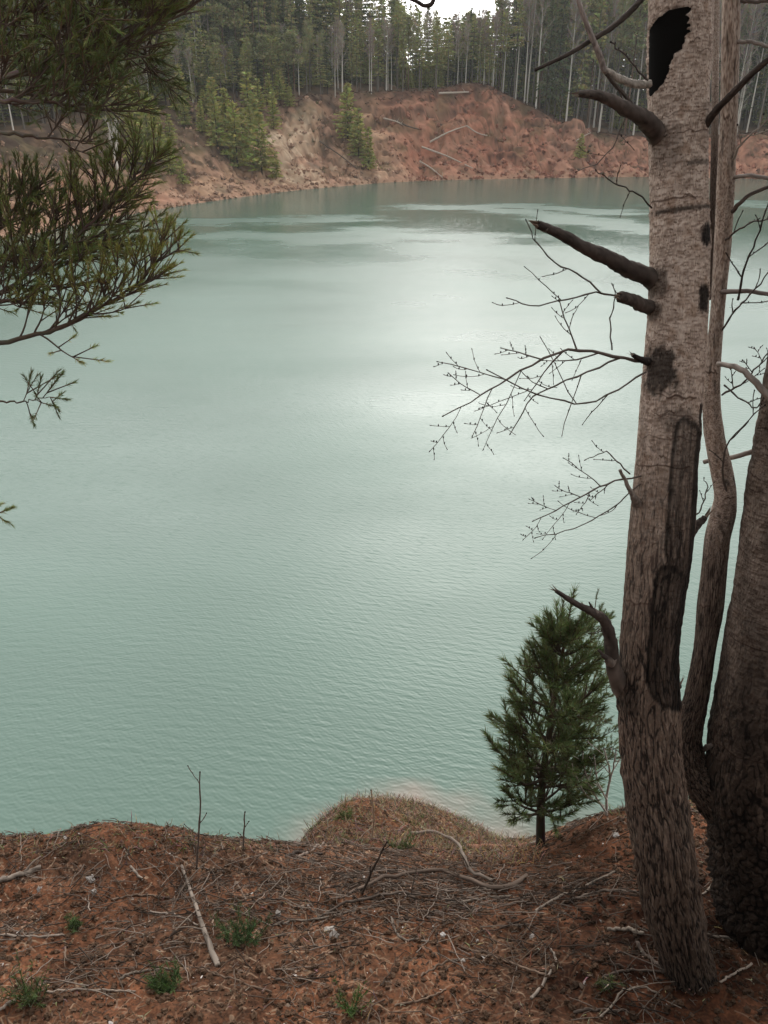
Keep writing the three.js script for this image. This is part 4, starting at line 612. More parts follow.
{
  const G = aspenC, mb = new MB(), m2 = new MB();
  stem(mb, rowsC, 420, 90, { tint: (a, t) => { const k = (0.34 + 0.13 * n3(Math.cos(a) * 2, t * 14, Math.sin(a) * 2)) * lerp(0.6, 1, sstep(0.05, 0.4, t)); return [k, k * 0.95, k * 0.92]; }, shape: (a, t) => 1 + 0.07 * Math.exp(-(((t - 0.16) / 0.03) ** 2)) * Math.exp(-(((a - 1.5) / 0.7) ** 2)) + 0.04 * (Math.abs(n3(Math.cos(a) * 5, t * 12, Math.sin(a) * 5)) - 0.3) });
  mesh('trunk', local(mb.geo(), G), M_bark, G);
  stem(m2, rowsB, 420, 64, { tint: (a, t) => { const k = lerp(0.62, 1.0, sstep(0.25, 0.62, t)) * (1 + 0.2 * n3(Math.cos(a) * 2, t * 24, Math.sin(a) * 2)) * (1 - 0.55 * sstep(0.62, 0.72, n3(Math.cos(a) * 1.2 + 5, t * 30, Math.sin(a) * 1.2))); return [k * 1.2, k * 1.18, k * 1.17]; } });
  const st = mesh('stem', local(m2.geo(), G), M_bark, G); st.userData.label = 'slim wavy pale stem beside the large trunk';
  const m3 = new MB(); stem(m3, [[300, 705, 711, 2.7], [215, 709, 716, 2.75], [150, 711, 718, 2.8], [60, 712, 719, 2.86], [-60, 713, 720, 2.92], [-200, 714, 721, 2.98]], 40, 16, { tint: () => [1.25, 1.25, 1.25] });
  mesh('stem', local(m3.geo(), G), M_bark, G).userData.label = 'faint slender stem in the gap between the two larger ones';
  const limb = (name, pts, w0, w1, col, n = 14) => { const b = new MB(), q = knotty(rng(Math.round(w0 * 77 + pts[0][1])), seg3(pts), n, 0.004), d = depthOf(q[0]) / F / 2; b.tube(q, (t) => lerp(w0, w1, t) * d, 8, (a, t) => col.map((v) => v * (0.75 + 0.5 * (0.5 + n3(Math.cos(a) * 2, t * 12, 2)))), { cap: true }); mesh(name, local(b.geo(), G), M.wood, G); };
  const tw = (seed, pts, w0, w1, level, col, o) => { const r = rng(seed), b = new MB(), q = knotty(r, seg3(pts), 12, 0.006), d = depthOf(q[0]) / F / 2; twigs(b, r, q, w0 * d, w1 * d, level, col, o); mesh('twig', local(b.geo(), G), M.wood, G); };
  limb('branch', [[786, 412, 2.12], [766, 394, 2.1], [752, 378, 2.1], [738, 368, 2.12], [718, 364, 2.2]], 8, 5, [0.28, 0.24, 0.21]);
  limb('branch', [[790, 444, 2.15], [760, 450, 2.25], [738, 456, 2.32], [704, 462, 2.4]], 6, 5, [0.17, 0.14, 0.12]);
  limb('branch', [[722, 292, 2.32], [745, 291, 2.25], [775, 296, 2.2], [800, 300, 2.2]], 5, 3, [0.16, 0.13, 0.115]);
  limb('branch', [[734, 178, 2.38], [750, 176, 2.3], [775, 179, 2.25], [800, 180, 2.2]], 4, 3, [0.22, 0.19, 0.17]);
  limb('branch', [[732, 212, 2.36], [745, 198, 2.32], [770, 186, 2.28], [800, 176, 2.2]], 4.5, 3, [0.1, 0.08, 0.07]);
  limb('branch', [[737, 42, 2.43], [752, 42, 2.4], [775, 49, 2.35]], 4, 3, [0.2, 0.17, 0.15]);
  limb('branch', [[716, 745, 1.9], [706, 748, 1.93], [698, 756, 1.95]], 7, 4, [0.09, 0.075, 0.065]);
  limb('branch', [[738, 0, 2.46], [755, 2, 2.4], [780, 0, 2.35]], 4, 3, [0.1, 0.08, 0.07]);
  tw(41, [[728, 500, 2.18], [722, 470, 2.17], [730, 440, 2.15], [750, 420, 2.12], [765, 405, 2.1]], 2.2, 1.3, 1, branch, { kids: 6 });
  tw(42, [[733, 160, 2.38], [740, 145, 2.34], [755, 132, 2.3], [775, 112, 2.25]], 3, 1.6, 1, paleTwig, { kids: 5 });
  tw(43, [[725, 240, 2.34], [740, 228, 2.3], [755, 222, 2.26], [775, 218, 2.22]], 2.2, 1.2, 1, branch, { kids: 6 });
  tw(44, [[722, 330, 2.3], [735, 310, 2.26], [750, 296, 2.22], [770, 270, 2.18]], 2.4, 1.3, 1, branch, { kids: 6 });
  tw(45, [[722, 395, 2.24], [740, 385, 2.2], [758, 366, 2.16], [772, 350, 2.12]], 2.2, 1.2, 2, branch, { kids: 6 });
  tw(46, [[724, 385, 2.24], [742, 400, 2.2], [756, 408, 2.16], [764, 396, 2.12]], 2, 1.2, 1, branch, { kids: 4 });
  tw(47, [[738, 300, 2.26], [744, 270, 2.24], [756, 240, 2.22], [770, 200, 2.2]], 2.6, 1.4, 1, darkTwig, { kids: 5 });
}
// a dead pale sapling seen in the gap beside the large trunk
// ---------------------------------------------------------------- the old pine at left: its limbs reach in from a trunk outside the view
const pineWood = [0.085, 0.062, 0.048], limbPale = [0.3, 0.25, 0.215];
function shoot(nb, wb, r, p, d, len, col, dense = 36) { // a twig end ringed with needles
  const e = p.clone().addScaledVector(d, len); wb.tube([p, p.clone().lerp(e, 0.5), e], [0.0022, 0.0018, 0.001], 4, [0.12, 0.08, 0.05]);
  const e1 = V(0, 1, 0).addScaledVector(d, -d.y); if (e1.lengthSq() < 1e-3) e1.set(1, 0, 0); e1.normalize(); const e2 = V().crossVectors(d, e1), tone = 0.7 + 0.6 * r();
  for (let i = 0; i < dense; i++) { const t = Math.pow(r(), 0.75), a = r() * 6.283, s = 0.85 - 0.5 * t; const q = d.clone().multiplyScalar(0.55 + 0.5 * t + 0.3 * r()).addScaledVector(e1, Math.cos(a) * s).addScaledVector(e2, Math.sin(a) * s).normalize(); nb.needle(p.clone().addScaledVector(d, len * t), q, 0.018 + 0.012 * r(), 0.0028, col.map((v) => v * tone * (0.75 + 0.5 * r())), r); }
}
function pineLimb(nb, wb, r, pts, w0, o = {}) { // limb with side branches that curl up and end in shoots
  const n = pts.length - 1; wb.tube(pts, (t) => lerp(w0, w0 * 0.22, t), 8, (a, t) => mixc(o.pale ? limbPale : pineWood, pineWood, sstep(0.15, o.pale ? 0.55 : 0.01, t)).map((v) => v * (0.8 + 0.4 * r())));
  const L = pts[0].distanceTo(pts[n]);
  const kids = o.kids ?? 12;
  for (let k = 0; k < kids; k++) {
    const t = (o.from ?? 0.3) + (1 - (o.from ?? 0.3)) * (k + r()) / kids, i = Math.min(n - 1, Math.floor(t * n)), b = pts[i].clone().lerp(pts[i + 1], t * n - i), d = V().subVectors(pts[i + 1], pts[i]).normalize();
    const sd = V(d.y, -d.x, 0).normalize().multiplyScalar(k % 2 ? 1 : -1).add(V(0, o.lift ?? 0.35, (r() - 0.5) * 1.6)).normalize(), l = (o.len ?? 0.35) * (0.55 + 0.6 * r()) * (1.1 - 0.55 * t);
    const e = d.clone().multiplyScalar(0.8).addScaledVector(sd, 0.7).normalize(), q = [b]; for (let s = 1; s <= 5; s++) { e.add(V((r() - 0.5) * 0.3, 0.1 + (r() - 0.5) * 0.25, (r() - 0.5) * 0.3)).normalize(); q.push(q[s - 1].clone().addScaledVector(e, l / 5)); }
    wb.tube(q, (u) => lerp(w0 * 0.34, 0.0022, u), 5, pineWood);
    const ns = Math.round((o.shoots ?? 7) * (0.7 + 0.6 * r()));
    for (let s = 0; s < ns; s++) { const u = (o.bare ?? 0.25) + (1 - (o.bare ?? 0.25)) * Math.pow(r(), 0.8), m = Math.min(4, Math.floor(u * 5)), p = q[m].clone().lerp(q[m + 1], u * 5 - m), dd = V().subVectors(q[m + 1], q[m]).normalize().multiplyScalar(0.75).add(rdir(r).multiplyScalar(0.75)).add(V(0, 0.3, 0)).normalize(), ll = 0.03 + 0.05 * r(); const sub = p.clone().addScaledVector(dd, 0.02 + 0.06 * r()); wb.tube([p, sub], [0.0028, 0.002], 4, pineWood); shoot(nb, wb, r, sub, dd, ll, o.col); }
    shoot(nb, wb, r, q[5], e, 0.06, o.col, 56);
  }
  shoot(nb, wb, r, pts[n], V().subVectors(pts[n], pts[n - 1]).normalize(), 0.07, o.col, 60);
}
{
  const base = P(-330, 900, 2.6); base.y = nearH(clamp(base.x, -5, 5), 2.6) - 0.1;
  const G = thing('pine_tree', 'large old pine reaching in from the left with drooping needled branches', 'pine', base), tb = new MB();
  const top = base.clone().add(V(0.1, 7.5, -0.6)); tb.tube(curve([base.clone().add(V(0, -0.4, 0)), base.clone().add(V(0.03, 2, -0.15)), base.clone().add(V(0.0, 4.5, -0.4)), top], 40), (t) => 0.17 * (1 - 0.7 * t), 28, (a, t) => mixc([0.1, 0.07, 0.055], [0.24, 0.12, 0.06], sstep(0.3, 0.6, t)).map((v) => v * (0.7 + 0.6 * Math.abs(n3(Math.cos(a) * 3, t * 30, Math.sin(a) * 3)))), { shape: (a, t) => 1 + 0.07 * n3(Math.cos(a) * 4, t * 24, Math.sin(a) * 4) });
  mesh('trunk', local(tb.geo(), G), M.wood, G);
  const olive = [0.185, 0.215, 0.07], dk = [0.125, 0.15, 0.056], lit = [0.28, 0.285, 0.085];
  const from = (h) => base.clone().add(V(0.02, h, -0.2));
  const limbs = [
    // upper mass
    [[[-60, 100, 3.1], [0, 80, 3.15], [55, 66, 3.2], [100, 52, 3.25], [135, 34, 3.3], [165, 16, 3.35]], 0.017, { kids: 24, len: 0.42, shoots: 8, col: olive, pale: true, from: 0.22, lift: 0.8 }],
    [[[-60, 104, 3.0], [0, 101, 3.0], [45, 102, 3.05], [80, 106, 3.1], [108, 110, 3.15]], 0.012, { kids: 14, len: 0.3, shoots: 7, col: dk, pale: true, from: 0.4, lift: 0.95 }],
    [[[-60, 128, 2.95], [0, 132, 3.0], [30, 137, 3.02], [60, 139, 3.05], [88, 142, 3.1]], 0.010, { kids: 4, len: 0.16, shoots: 3, col: dk, pale: true, from: 1.6 }],
    [[[-60, 30, 3.2], [0, 12, 3.25], [50, 8, 3.3], [95, -4, 3.35], [130, -24, 3.4]], 0.015, { kids: 22, len: 0.4, shoots: 8, col: olive, from: 0.15 }],
    [[[-60, 50, 3.4], [10, 40, 3.45], [70, 34, 3.5], [115, 38, 3.55], [150, 48, 3.6]], 0.013, { kids: 20, len: 0.36, shoots: 8, col: dk, from: 0.15 }],
    [[[-60, -40, 3.1], [20, -50, 3.15], [80, -60, 3.2], [130, -90, 3.3]], 0.015, { kids: 20, len: 0.45, shoots: 8, col: olive, from: 0.1 }],
    [[[-60, 90, 3.5], [10, 92, 3.55], [55, 95, 3.6], [95, 90, 3.65], [118, 80, 3.7]], 0.012, { kids: 16, len: 0.3, shoots: 7, col: dk, from: 0.15, lift: 0.9 }],
    // middle fan
    [[[-60, 352, 2.9], [0, 343, 2.95], [40, 334, 3.0], [75, 320, 3.05], [105, 304, 3.1], [135, 284, 3.14], [166, 252, 3.18]], 0.013, { kids: 24, len: 0.22, shoots: 5, col: lit, from: 0.6, bare: 0.4, lift: 0.75 }],
    [[[-60, 310, 3.05], [0, 292, 3.1], [45, 262, 3.15], [82, 232, 3.2], [112, 202, 3.25], [138, 172, 3.3]], 0.013, { kids: 26, len: 0.3, shoots: 8, col: olive, from: 0.15 }],
    [[[-60, 280, 3.2], [0, 258, 3.25], [35, 250, 3.3], [75, 242, 3.32], [108, 232, 3.35]], 0.011, { kids: 22, len: 0.3, shoots: 8, col: dk, from: 0.1 }],
    [[[-60, 262, 3.15], [-20, 240, 3.2], [5, 220, 3.22], [20, 200, 3.25]], 0.010, { kids: 11, len: 0.26, shoots: 8, col: dk, from: 0.1 }],
    [[[-60, 320, 2.95], [0, 303, 3.0], [40, 292, 3.05], [75, 280, 3.1]], 0.010, { kids: 10, len: 0.18, shoots: 4, col: olive, from: 0.7, bare: 0.4, lift: 0.7 }],
    // low tips
    [[[-60, 402, 2.7], [0, 402, 2.72], [20, 402, 2.74], [36, 400, 2.76], [52, 396, 2.78]], 0.006, { kids: 6, len: 0.08, shoots: 2, col: dk, from: 1.3, bare: 0.5 }],
    [[[-90, 500, 2.5], [-50, 505, 2.52], [-22, 510, 2.54], [-6, 514, 2.56]], 0.005, { kids: 5, len: 0.06, shoots: 2, col: olive, from: 0.8 }],
  ];
  limbs.forEach(([pp, w0, o], i) => {
    const r = rng(600 + i), pts = seg3(pp), j = from(clamp(pts[0].y - base.y + 0.12, 0.5, 7)), wb = new MB(), nb = new MB();
    const q = curve([j, ...pts], 26).map((p, k) => (k > 3 ? p.add(V((r() - 0.5) * 0.012, (r() - 0.5) * 0.012, 0)) : p)); o.from = 0.14 + 0.35 * o.from; o.kids = Math.round(o.kids * (i < 7 ? 1.25 : i < 12 ? 1.3 : 1)); o.shoots = Math.round(o.shoots * 1.2); pineLimb(nb, wb, r, q, w0 * 0.95, o);
    const b = mesh('branch', local(wb.geo(), G), M.wood, G); mesh('needles', local(nb.geo(), G), M.needle, b);
  });
}
// unseen trees added behind the viewpoint to shade the bank
[[2.4, 3.4, 11, 'spruce', 2], [4.6, 5.5, 12, 'spruce', 3], [-4.5, 6.2, 12, 'spruce', 0], [5.2, 0.6, 9, 'pine', 3]].forEach(([x, z, h, kind, v], i) => farTree(kind, v, V(x, nearH(clamp(x, -5, 5), clamp(-z, -4, 4)) - 0.1, z), h, i * 1.7, kindInfo[kind][2] + ' added behind the viewpoint for shade', 'unseen shade trees behind the viewpoint', 1.5));
// ---------------------------------------------------------------- two young pines on the spur
function youngPine(label, basePx, topPx, Zb, Zt, seed, wide, side) {
  const b = groundAt(...basePx); b.y -= 0.03; const p0 = P(basePx[0], basePx[1], -b.z), top = P(topPx[0], topPx[1], -b.z + 0.15), r = rng(seed);
  const G = thing('young_pine', label, 'pine', b), tb = new MB(), line = curve([b.clone(), b.clone().lerp(top, 0.3).add(V(side * 0.03, 0, 0)), b.clone().lerp(top, 0.65).add(V(side * 0.02, 0, 0)), top], 24), h = top.y - b.y;
  tb.tube(line, (t) => lerp(0.025, 0.006, t), 9, (a, t) => mixc([0.03, 0.024, 0.02], [0.075, 0.055, 0.035], t).map((v) => v * (0.75 + 0.5 * r()))); mesh('trunk', local(tb.geo(), G), M.wood, G);
  const col = [0.125, 0.155, 0.06];
  const sh = (nb, wb, p, d, len, dense) => { wb.tube([p, p.clone().addScaledVector(d, len)], [0.004, 0.002], 4, [0.09, 0.065, 0.04]); const e1 = V(0.31, 0.2, 0.9).cross(d).normalize(), e2 = V().crossVectors(d, e1), tone = 0.6 + 0.8 * r(); for (let i = 0; i < dense; i++) { const t = r(), a = r() * 6.283, q = d.clone().multiplyScalar(0.5 + 0.8 * t).addScaledVector(e1, Math.cos(a) * 0.7).addScaledVector(e2, Math.sin(a) * 0.7).normalize(); nb.needle(p.clone().addScaledVector(d, len * t), q, 0.036 + 0.018 * r(), 0.0042, col.map((v) => v * tone * (0.75 + 0.5 * r())), r); } };
  const whorls = 13;
  for (let w = 0; w < whorls; w++) {
    const t = 0.21 + 0.74 * w / (whorls - 1), c = line[Math.min(23, Math.floor(t * 24))], R = (0.72 + 0.5 * r()) * wide * h * table([[0.15, 0.17], [0.25, 0.27], [0.4, 0.3], [0.55, 0.25], [0.75, 0.16], [0.9, 0.09], [1, 0.04]], t)[0], nb = w < 2 ? 6 : 7, a0 = r() * 6.28;
    const wb = new MB(), nd = new MB();
    for (let k = 0; k < nb; k++) {
      if (r() < 0.2) continue;
      const a = a0 + k / nb * 6.283 + (r() - 0.5) * 0.5, len = R * (0.6 + 0.5 * r()), d = V(Math.cos(a), 0.15 + 0.35 * t, Math.sin(a) * 0.9).normalize(), q = [c.clone()], e = d.clone();
      for (let s = 1; s <= 5; s++) { e.add(V((r() - 0.5) * 0.25, 0.13 + (r() - 0.5) * 0.15, (r() - 0.5) * 0.25)).normalize(); q.push(q[s - 1].clone().addScaledVector(e, len / 5)); }
      wb.tube(q, (u) => lerp(0.009, 0.003, u), 5, [0.06, 0.045, 0.033]);
      sh(nd, wb, q[5], e.clone().add(V(0, 0.35, 0)).normalize(), 0.09 + 0.05 * r(), 80);
      const ns = Math.round(3 + len * 14);
      for (let s = 0; s < ns; s++) { const u = 0.3 + 0.68 * r(), m = Math.min(4, Math.floor(u * 5)), p = q[m].clone().lerp(q[m + 1], u * 5 - m), dd = V().subVectors(q[m + 1], q[m]).normalize().multiplyScalar(0.7).add(rdir(r).multiplyScalar(0.7)).add(V(0, 0.45, 0)).normalize(), sub = p.clone().addScaledVector(dd, 0.03 + 0.06 * r()); wb.tube([p, sub], [0.004, 0.003], 4, [0.06, 0.045, 0.033]); sh(nd, wb, sub, dd, 0.06 + 0.05 * r(), 64); }
    }
    const bm = mesh('branch', local(wb.geo(), G), M.wood, G); mesh('needles', local(nd.geo(), G), M.needle, bm);
  }
  const nd = new MB(), wb = new MB(); sh(nd, wb, top, V(0.05, 1, 0).normalize(), 0.17, 120); for (let k = 0; k < 4; k++) sh(nd, wb, line[22], V(Math.cos(k * 1.6) * 0.6, 0.8, Math.sin(k * 1.6) * 0.6).normalize(), 0.12, 80); const bm = mesh('leader', local(wb.geo(), G), M.wood, G); mesh('needles', local(nd.geo(), G), M.needle, bm);
}
youngPine('young dark green pine on the spur, left one of the pair', [541, 846], [568, 622], 4, 4, 901, 0.77, -1);
youngPine('taller young pine on the spur half hidden behind the large aspen trunk', [562, 826], [596, 600], 4, 4, 902, 0.7, 1);

// ---------------------------------------------------------------- saplings, dry stalks, weeds
function stalk(name, label, cat, pts, w0, w1, col, seed, level, kids) {
  const q0 = groundAt(...pts[0]), Z = -q0.z, line = pts.map(([x, y], i) => (i ? P(x, y, Z - 0.02 * i) : q0.clone().add(V(0, -0.02, 0)))), G = thing(name, label, cat, q0), r = rng(seed), b = new MB(), d = depthOf(q0) / F / 2;
  twigs(b, r, knotty(r, line, 10, 0.004), w0 * d, w1 * d, level, col, { kids, len: 0.45 }); mesh('stem', local(b.geo(), G), M.wood, G);
}
stalk('sapling', 'thin bare upright sapling on the lip of the bank against the water', 'sapling', [[196, 868], [198, 840], [200, 805], [200, 772]], 2.4, 1.1, [0.13, 0.1, 0.085], 21, 1, 6);
stalk('sapling', 'short bare forked shoot on the bank lip right of the tall sapling', 'sapling', [[243, 850], [244, 832], [245, 812]], 2, 1.2, [0.14, 0.11, 0.09], 22, 1, 2);
stalk('dry_stalk', 'dark dry stalk leaning up from the twig pile', 'stalk', [[361, 893], [374, 868], [387, 842]], 3, 1.6, [0.05, 0.038, 0.03], 23, 1, 2);
stalk('dry_stalk', 'pale dry stalk standing on the grassy top of the spur', 'stalk', [[372, 838], [374, 815], [371, 790]], 2, 1.2, [0.32, 0.24, 0.17], 24, 1, 5);
{ // pale dead shrub in front of the pines
  const q0 = groundAt(606, 816), G = thing('dead_shrub', 'pale grey leafless shrub in front of the young pines', 'shrub', q0), Z = -q0.z, r = rng(66);
  for (const [pts, w] of [[[[606, 815], [608, 790], [609, 768], [604, 748]], 3], [[[608, 790], [614, 768], [616, 750]], 2], [[[606, 812], [592, 790], [584, 768], [583, 752]], 2.2], [[[604, 806], [590, 798], [578, 780], [572, 762]], 2], [[[607, 800], [597, 778], [594, 755]], 1.8]]) { const b = new MB(), d = depthOf(q0) / F / 2; twigs(b, r, knotty(r, pts.map(([x, y]) => P(x, y, Z - 0.05 * r())), 10, 0.008), w * d, 1.2 * d, 1, [0.42, 0.37, 0.33], { kids: 6 }); mesh('stem', local(b.geo(), G), M.wood, G); }
}
function weed(label, px, row, hgt, wid, n, col, seed) {
  const q = groundAt(px, row), G = thing('weed', label, 'weed', q), r = rng(seed), b = new MB(), s = depthOf(q) / F;
  for (let k = 0; k < n; k++) { const o = V((r() - 0.5) * wid * s * 0.6, 0, (r() - 0.5) * wid * s * 0.5), p = grounded(q.clone().add(o), -0.004), d = V((r() - 0.5) * 1.3, 1, (r() - 0.5) * 1.1).normalize(), l = hgt * s * (0.5 + 0.7 * r()), q2 = [p]; const e = d.clone(); for (let i = 1; i <= 4; i++) { e.add(V((r() - 0.5) * 0.3, -0.06, (r() - 0.5) * 0.3)).normalize(); q2.push(q2[i - 1].clone().addScaledVector(e, l / 4)); }
    const tone = 0.7 + 0.6 * r(); b.tube(q2, [0.0016, 0.0014, 0.0011, 0.0008, 0.0004], 3, col.map((v) => v * 0.8)); for (let i = 0; i < 26; i++) { const u = 0.15 + 0.85 * r(), m = Math.min(3, Math.floor(u * 4)), c = q2[m].clone().lerp(q2[m + 1], u * 4 - m); b.needle(c, rdir(r).add(d.clone().multiplyScalar(0.8)).normalize(), 0.012 + 0.014 * r(), 0.0032, col.map((v) => v * tone * (0.8 + 0.4 * r())), r); } }
  mesh('leaves', local(b.geo(), G), M.leaf, G);
}
weed('widest green weed tuft, right of the long pale stick', 243, 940, 34, 50, 46, [0.062, 0.095, 0.035], 31);
weed('low bright green weed tuft at the foot of the long pale stick', 168, 988, 24, 38, 40, [0.07, 0.105, 0.035], 32);
weed('tall grassy green weed in the lower left corner', 31, 1000, 40, 24, 24, [0.075, 0.1, 0.035], 33);
weed('slender green seedling at the bottom middle', 352, 1012, 36, 10, 14, [0.075, 0.12, 0.035], 34);
weed('tiny green sprig on the bare soil at left', 75, 928, 14, 18, 14, [0.075, 0.11, 0.04], 35);
weed('small green tuft on the left flank of the spur', 346, 818, 14, 22, 18, [0.1, 0.13, 0.045], 36);
weed('green tuft on the near side of the spur', 402, 850, 18, 28, 22, [0.095, 0.12, 0.045], 37);
weed('sparse green sprig beside the roots of the large aspen', 606, 985, 12, 22, 10, [0.07, 0.085, 0.035], 38);

// ---------------------------------------------------------------- sticks lying on the bank
const greyW = [0.14, 0.113, 0.09], paleW = [0.2, 0.163, 0.133], brownW = [0.13, 0.09, 0.065], darkW = [0.06, 0.045, 0.036], redW = [0.2, 0.1, 0.065];
const sticks = [
  ['long pale grey stick lying straight down the slope at left', [[182, 866], [190, 890], [202, 925], [218, 967]], 3, 6.5, [0.18, 0.147, 0.12], 3],
  ['pale stick entering from left edge of the bank', [[-20, 888], [0, 882], [20, 875], [41, 868]], 6.5, 5, paleW, 1],
  ['long wavy brown branch across the middle of the twig pile', [[346, 896], [372, 886], [406, 878], [441, 875], [471, 885], [501, 891], [526, 877]], 3.5, 5.6, [0.11, 0.08, 0.062], 2],
  ['arched grey branch rising above the twig pile', [[411, 834], [431, 835], [451, 845], [463, 862], [471, 877], [493, 882]], 3.4, 4, [0.16, 0.127, 0.103], 1],
  ['reddish-brown log lying beside the left pine', [[468, 848], [500, 849], [526, 847]], 7, 7, redW, 1],
  ['grey stick crossing the end of the reddish log', [[524, 848], [534, 844], [545, 838]], 5, 4, greyW, 0],
  ['pale hooked stick on the soil right of centre', [[551, 950], [556, 965], [543, 985], [531, 999]], 3.4, 4.6, paleW, 1],
  ['long pale stick climbing the red mound', [[536, 912], [576, 891], [596, 881], [616, 872]], 4, 3.4, greyW, 1],
  ['dark crooked stick low on the red mound', [[561, 905], [596, 894], [636, 892]], 4, 3.6, [0.1, 0.078, 0.062], 1],
  ['thin brown stick slanting across the bottom centre', [[461, 947], [501, 960], [546, 975]], 3.4, 3, brownW, 2],
  ['forked grey twig below the wavy branch', [[391, 917], [396, 932], [403, 939], [431, 942]], 3, 3, greyW, 2],
  ['straight grey stick at the left edge of the soil', [[-10, 936], [30, 937], [70, 935]], 4, 3, [0.2, 0.16, 0.13], 1],
  ['bent brown twig left of the long pale stick', [[65, 947], [67, 960], [80, 966], [96, 964]], 3, 2.6, brownW, 2],
  ['grey stick beside the low bright weed', [[120, 980], [145, 972], [172, 969]], 4, 3, greyW, 1],
  ['brown twig running right from the foot of the long pale stick', [[202, 970], [225, 978], [272, 992]], 3.6, 2.6, brownW, 2],
  ['pale stick in the lower left corner', [[-10, 1016], [0, 1010], [16, 1000]], 4.5, 4, paleW, 0],
  ['thin grey twig along the bottom left', [[47, 992], [100, 990], [136, 992]], 3.4, 2.6, [0.22, 0.175, 0.14], 2],
  ['short pale stick near the bank lip', [[131, 866], [136, 873], [143, 881]], 3.6, 3.2, paleW, 0],
  ['pale thin stick left of the twig pile', [[272, 926], [300, 921], [330, 917], [386, 906]], 3.4, 2.6, greyW, 2],
  ['brown twig bent over the bottom centre soil', [[421, 977], [432, 970], [441, 965], [470, 960], [492, 956]], 3.2, 2.6, brownW, 2],
  ['dark stick at the bottom below the large aspen', [[574, 1013], [606, 1010], [634, 1015]], 4.5, 3.6, darkW, 2],
  ['pale thin stick crossing the shade at the far right', [[701, 932], [731, 941], [748, 945], [780, 951]], 3.2, 3.4, paleW, 1],
  ['short pale stick in the shade right of the large aspen', [[720, 983], [735, 974], [752, 964]], 3, 3, paleW, 0],
  ['grey stub of stick lying against the foot of the large aspen', [[608, 930], [624, 930], [644, 934]], 5, 4.5, greyW, 0],
  ['dark root-like stick rising to the foot of the large aspen', [[636, 943], [648, 958], [664, 974]], 5, 6, darkW, 0],
  ['low dark twig left of the foot of the large aspen', [[602, 978], [628, 971], [662, 971]], 3.6, 3.4, darkW, 1],
  ['arched twig between the two right-hand trunks', [[707, 861], [718, 871], [710, 887], [698, 899]], 2.6, 3, greyW, 1],
  ['grey broken stick lying at the bottom right corner', [[600, 1017], [614, 1003], [626, 991], [640, 988], [660, 996]], 3, 2.4, greyW, 2],
  ['dark twig under the bank lip at left', [[112, 900], [140, 896], [170, 898]], 3, 2.4, brownW, 2],
  ['grey twig bundled against the long pale stick', [[150, 912], [176, 916], [198, 926]], 3, 2.4, [0.2, 0.16, 0.13], 2],
  ['slim brown stick above the widest weed', [[210, 905], [240, 898], [275, 900]], 3, 2.6, brownW, 1],
  ['grey stick lying on the left foot of the spur', [[296, 858], [312, 852], [324, 843]], 3.6, 3, [0.17, 0.13, 0.105], 2],
  ['dark stick lying at the saddle before the spur', [[286, 857], [305, 853], [322, 854]], 5, 4, darkW, 0],
  ['long dark branch lying along the twig pile', [[318, 918], [352, 905], [392, 898], [430, 897]], 4, 3, [0.085, 0.065, 0.052], 3],
  ['weathered grey stick at the right end of the twig pile', [[450, 905], [478, 899], [512, 896]], 4, 3, greyW, 2],
  ['thin grey stick right of the seedling', [[395, 1006], [420, 1000], [446, 990]], 3, 2.4, brownW, 1],
];
sticks.forEach(([label, pts, w0, w1, col, kids], k) => {
  const r = rng(1200 + k), q = pts.map(([x, y]) => { const g = groundAt(x, y); return g; }), rad = q.map((p, i) => lerp(w0, w1, i / (q.length - 1)) * (k < 5 ? 0.9 : 0.72) / 2 * depthOf(p) / F), G = thing('stick', label, 'stick', q[0].clone()), b = new MB();
  const n = 18, line = curve(q, n).map((p, i) => { const e = grounded(p, lerp(rad[0], rad[rad.length - 1], i / n) * 0.75); p.y = Math.max(e.y, p.y) + (k === 2 ? 0.03 : k === 3 ? 0.05 : k === 33 ? 0.02 : 0) * Math.sin(Math.PI * i / n); return p.add(V((r() - 0.5) * 0.004, 0, (r() - 0.5) * 0.004)); });
  b.tube(line, (t) => lerp(rad[0], rad[rad.length - 1], t) * (1 + 0.13 * n2(t * 7, k)), 8, (a, t) => col.map((v) => v * (0.72 + 0.55 * (0.5 + n3(Math.cos(a) * 1.5, t * 16, k)))), { cap: true, shape: (a, t) => 1 + 0.1 * n3(Math.cos(a) * 2, t * 20, k) });
  b.ball(line[0], rad[0] * 0.98, rad[0] * 0.5, col, V().subVectors(line[1], line[0]).normalize(), 8);
  mesh('stem', local(b.geo(), G), M.wood, G);
  for (let i = 0; i < kids; i++) { const c = new MB(), p = line[3 + Math.floor(r() * (n - 5))], d = V((r() - 0.5) * 2, 0.15 + 0.5 * r(), (r() - 0.5) * 1.5).normalize(), l = 0.06 + 0.1 * r(), e = p.clone().addScaledVector(d, l), m = p.clone().lerp(e, 0.5).add(V(0, 0.012, 0)); const ee = grounded(e, 0.004); e.y = Math.max(ee.y, e.y); c.tube(curve([p, m, e], 6), (t) => rad[0] * lerp(0.5, 0.2, t), 5, col, { cap: true }); mesh('side_twig', local(c.geo(), G), M.wood, G); }
});
